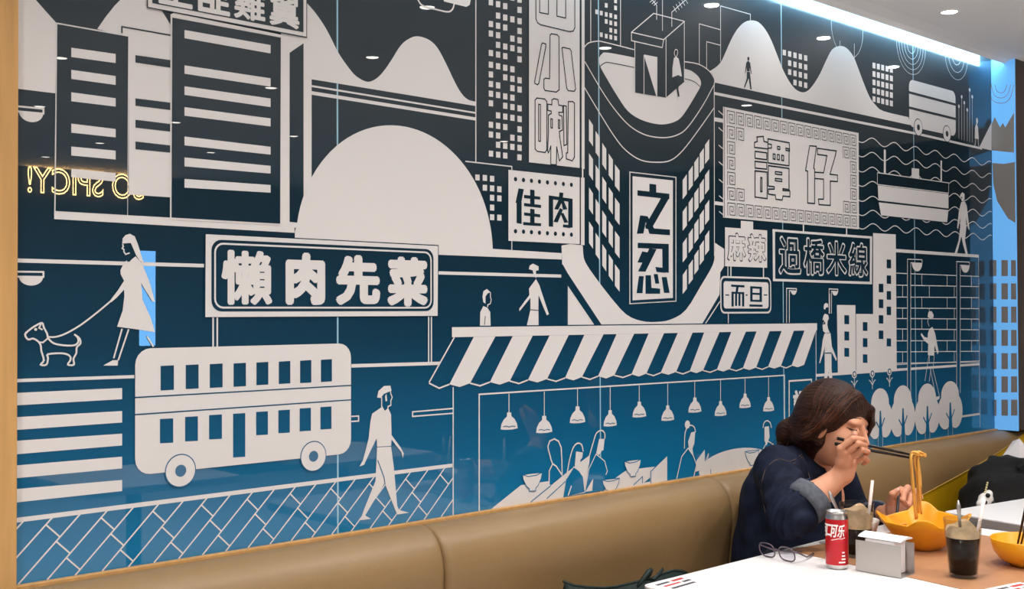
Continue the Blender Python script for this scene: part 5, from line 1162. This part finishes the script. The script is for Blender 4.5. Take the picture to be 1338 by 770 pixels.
# collar: two folded flaps round the neck
def flap(pts_in, pts_out, name='collar'):
    n = len(pts_in); vs = []; fs = []
    for a, b in zip(pts_in, pts_out):
        a = np.array(a); b = np.array(b); m_ = (a+b)/2; nn = (m_-(J['neck']+np.array([0, 0, -0.03]))); nn /= np.linalg.norm(nn)
        for p, o_ in ((a, 0.002), (a*0.5+b*0.5, 0.010), (b, 0.006), (b, 0.001), (a*0.5+b*0.5, 0.004), (a, -0.002)): vs.append(tuple(p+nn*o_-np.array(ORG)))
    for i in range(n-1):
        for j in range(6): a_ = i*6+j; b_ = i*6+(j+1) % 6; fs.append((a_, a_+6, b_+6, b_))
    o = link(name, vs, fs, M['denim'], woman, True); return o
nk = J['neck']
ringp = lambda t, r, z, dy=0.0: nk+np.array([r*math.cos(t), r*math.sin(t)*0.95+dy, z])
T1 = [math.radians(a) for a in np.linspace(90, 250, 12)]; T2 = [math.radians(a) for a in np.linspace(90, -70, 12)]
for T in (T1, T2):
    flap([ringp(t, 0.064, 0.034-0.075*i/11*(i/11), 0.004) for i, t in enumerate(T)], [ringp(t, 0.088+0.016*(i/11), -0.018-0.078*(i/11)**1.5, 0.004) for i, t in enumerate(T)])
# seams: shoulder yoke, armhole, pocket flap, drawn as stitched cords on the cloth
_bv = BVHTree.FromPolygons([v.co for v in jo.data.vertices], [p.vertices[:] for p in jo.data.polygons])
def seam(pixels, d=-0.36):
    P = []
    for (x, y) in pixels:
        r = Vector(raydir(x, y)).normalized(); h = _bv.ray_cast(Vector(CAM)-Vector(ORG), r)
        if h[0] is not None: P.append(h[0]-r*0.0006)
    if len(P) > 2: MB().tube([tuple(p) for p in catmull([tuple(p) for p in P], 3)], 0.0010, 5).build('stitched_seam', M['stitch'], jo, True)
seam([(1000, 614), (1008, 605), (1018, 600), (1030, 603), (1040, 600), (1047, 594)]); seam([(1000, 614), (996, 628), (995, 645), (998, 660), (1001, 676)]); seam([(1044, 585), (1050, 600), (1056, 618), (1062, 636)]); seam([(1032, 604), (1038, 606), (1048, 597)])
# trousers and shoes, under the table
tr = [ell((3.02, -0.28, 0.535), (0.175, 0.13, 0.085), 0.04)]
for s in (-1, 1):
    h_, k_, f_ = np.array([3.02+s*0.085, -0.30, 0.525]), np.array([3.02+s*0.10, -0.70, 0.52]), np.array([3.02+s*0.10, -0.66, 0.09]); tr += [cone(h_, k_, 0.080, 0.060, 0.04), cone(k_, f_, 0.058, 0.042, 0.03)]
blend_obj('trousers', tr, 0.009, M['trouser'], woman, None, ORG)
for s in (-1, 1): blend_obj('shoe', [cone((3.02+s*0.10, -0.645, 0.045), (3.02+s*0.105, -0.80, 0.034), 0.044, 0.034, 0.02), cone((3.02+s*0.10, -0.655, 0.05), (3.02+s*0.10, -0.66, 0.10), 0.040, 0.036, 0.02)], 0.006, M['shoe'], woman, None, ORG)

# ------------------------------------------------------------------ chopsticks, noodles and spoon she holds
tip = py(1202, 599, -0.742)
for i, (a, y0) in enumerate((((1094, 573), -0.590), ((1091, 580), -0.584))):
    A = py(a[0], a[1], y0); B = tip+np.array([0.0, 0.0, 0.004*(1-2*i)])
    tag(MB().tube([A, A*0.5+B*0.5, B], [0.0046, 0.0042, 0.0028], 8).build('chopstick', M['black'], None, True), ['upper black chopstick held in the raised hand, gripping noodles', 'lower black chopstick held in the raised hand, gripping noodles'][i], 'chopstick', 'chopsticks in the hand')
rn = random.Random(4)
for i in range(9):
    x0 = 1188+rn.uniform(0, 17); y1 = 640+rn.uniform(0, 42); 
    if i > 5: x0 = 1200+rn.uniform(0, 6); y1 = 618+rn.uniform(0, 35)
    A = py(x0-2, 601, -0.742+rn.uniform(-.006, .006)); T_ = py(x0+1, 594-rn.uniform(0, 4), -0.744); B = py(x0+rn.uniform(-1, 4)+2, y1, -0.744+rn.uniform(-.008, .008)); mid = (A+B)/2+np.array([rn.uniform(-.004, .004), 0, 0])
    up_ = T_+np.array([0.012, -0.010, -0.006])
    tag(MB().tube([tuple(p) for p in catmull([up_, T_, A, mid, B], 4)], 0.0030, 6).build('noodle_strand', M['noodle'], None, True), 'long pale noodle hanging from the black chopsticks over the bowl', 'noodle', 'noodles lifted by the chopsticks')
A = py(1174, 646, -0.606); B = np.array([2.968+0.05, -0.70, ZP+0.052]); B = py(1171, 690, -0.66)
spn = tag(MB().tube([tuple(A+(A-B)*0.12), tuple(A), tuple(B)], [0.0035, 0.0042, 0.0040], 8).build('soup_spoon', M['black'], None, True), 'dark spoon handle held in the lowered hand at the bowl', 'spoon')

# ------------------------------------------------------------------ bags on the banquette
M['blackcloth'] = mat('black_cloth', (13, 13, 14), 0.85, noise=(8, 0.3), bump=(60, 0.2)); M['green'] = mat('green_tote', (20, 38, 34), 0.6, noise=(14, 0.3), bump=(40, 0.25)); M['bead'] = mat('pale_beads', (220, 205, 150), 0.3)
BO = (4.65, -0.33, 0.46)
bag = empty('black_bag', BO); tag(bag, 'black cloth bag slumped on the bench behind the right-hand table', 'bag')
bp = [ell((4.48, -0.32, 0.64), (0.24, 0.15, 0.20), 0.06), ell((4.80, -0.33, 0.62), (0.32, 0.16, 0.215), 0.08), ell((4.62, -0.33, 0.56), (0.40, 0.17, 0.11), 0.06)]
def crease(X, Y, Z, D): return 0.008*np.sin(18*X+9*np.sin(9*Z+4*Y))*np.sin(13*Z-7*X)+0.004*np.sin(40*X+22*Z+5*np.sin(14*Y))
blend_obj('bag_body', bp, 0.009, M['blackcloth'], bag, crease, BO)
hd = [(4.40, -0.40, 0.80), (4.46, -0.44, 0.835), (4.58, -0.45, 0.83), (4.66, -0.42, 0.80)]
MB().tube([tuple(np.array(p)-np.array(BO)) for p in catmull(hd, 5)], 0.009, 8).build('carry_handle', M['blackcloth'], bag, True)
ts = py(1329, 588, -0.33)
tag(MB().add([tuple(ts+np.array(v)) for v in ((-0.055, -0.03, -0.035), (0.055, -0.05, -0.035), (0.075, 0.05, -0.03), (-0.03, 0.05, -0.032), (0.0, -0.01, 0.045), (0.03, 0.03, 0.03))], [(0, 1, 4), (1, 2, 5), (1, 5, 4), (2, 3, 5), (3, 4, 5), (3, 0, 4), (0, 3, 2, 1)]).build('paper_tissue', M['paper']), 'crumpled white paper tissue on top of the black bag', 'tissue')
cp = py(1288, 653, -0.50)
chm = empty('bag_charm', tuple(cp)); tag(chm, 'white and black plush charm on a beaded chain beside the black bag', 'charm')
blend_obj('plush', [ell((0, 0, 0), (0.032, 0.024, 0.024), 0.01), ell((-0.030, 0.0, -0.012), (0.020, 0.018, 0.016), 0.01), ell((0.022, 0.0, 0.018), (0.015, 0.014, 0.013), 0.008)], 0.003, M['ceramic'], chm)
for p in ((-0.018, -0.016, 0.018), (-0.036, -0.014, -0.004), (0.004, -0.022, -0.010)): blend_obj('dark_patch', [ell(p, (0.009, 0.008, 0.008), 0.002)], 0.002, M['black'], chm)
for i in range(9):
    t = i/8; MB().lathe([(0.0, -0.004), (0.0028, -0.0028), (0.004, 0.0), (0.0028, 0.0028), (0.0, 0.004)], c=(-0.004+0.024*t+0.006*math.sin(t*3), 0.0, 0.026+0.060*t), n=8).build('bead', M['bead'] if i < 5 else M['black'], chm, True)
# dark green tote standing on the bench, its open rim showing above the frame edge
GO = (2.36, -0.24, 0.46)
tote = empty('tote_bag', GO); tag(tote, 'dark green tote bag lying open on the bench by the table corner', 'bag')
rim = [(736, 760), (748, 765), (765, 767.5), (788, 768.5), (805, 767), (830, 761), (850, 756.5), (868, 749), (880, 745.5), (890, 746.5), (897, 749.5)]
F_ = [py(x, y, -0.235) for x, y in rim]; B_ = [py(x+2, y-1.5, -0.20) for x, y in rim]
vs = []; fs = []
for f, b in zip(F_, B_):
    w_ = 0.02*math.sin(f[0]*25)
    vs += [f-GO, (f[0]-GO[0], -0.30-GO[1]+w_, 0.58-GO[2]), (f[0]-GO[0], -0.30-GO[1], 0.465-GO[2]), (b[0]-GO[0], -0.165-GO[1], 0.465-GO[2]), (b[0]-GO[0], -0.165-GO[1], 0.58-GO[2]), b-GO]
for i in range(len(rim)-1):
    for j in range(5): a = i*6+j; fs.append((a, a+6, a+7, a+1))
fs += [(0, 1, 2, 3, 4, 5), tuple((len(rim)-1)*6+j for j in (5, 4, 3, 2, 1, 0))]
o = link('tote_body', vs, fs, M['green'], tote, True)
MB().tube([tuple(f-GO) for f in F_], 0.0035, 6).build('rim_binding', M['green'], tote, True)
kn = py(845, 751, -0.24)-np.array(GO)
MB().tube([tuple(kn+np.array(v)) for v in ((-0.045, 0, -0.03), (-0.02, -0.006, -0.006), (-0.004, -0.01, 0.010), (0.008, -0.008, 0.012), (0.010, 0, -0.002), (0.0, 0.006, -0.012), (0.03, 0.0, -0.018), (0.07, 0.0, 0.004))], [0.004, 0.006, 0.007, 0.007, 0.007, 0.006, 0.005, 0.004], 8).build('knotted_handle', M['green'], tote, True)
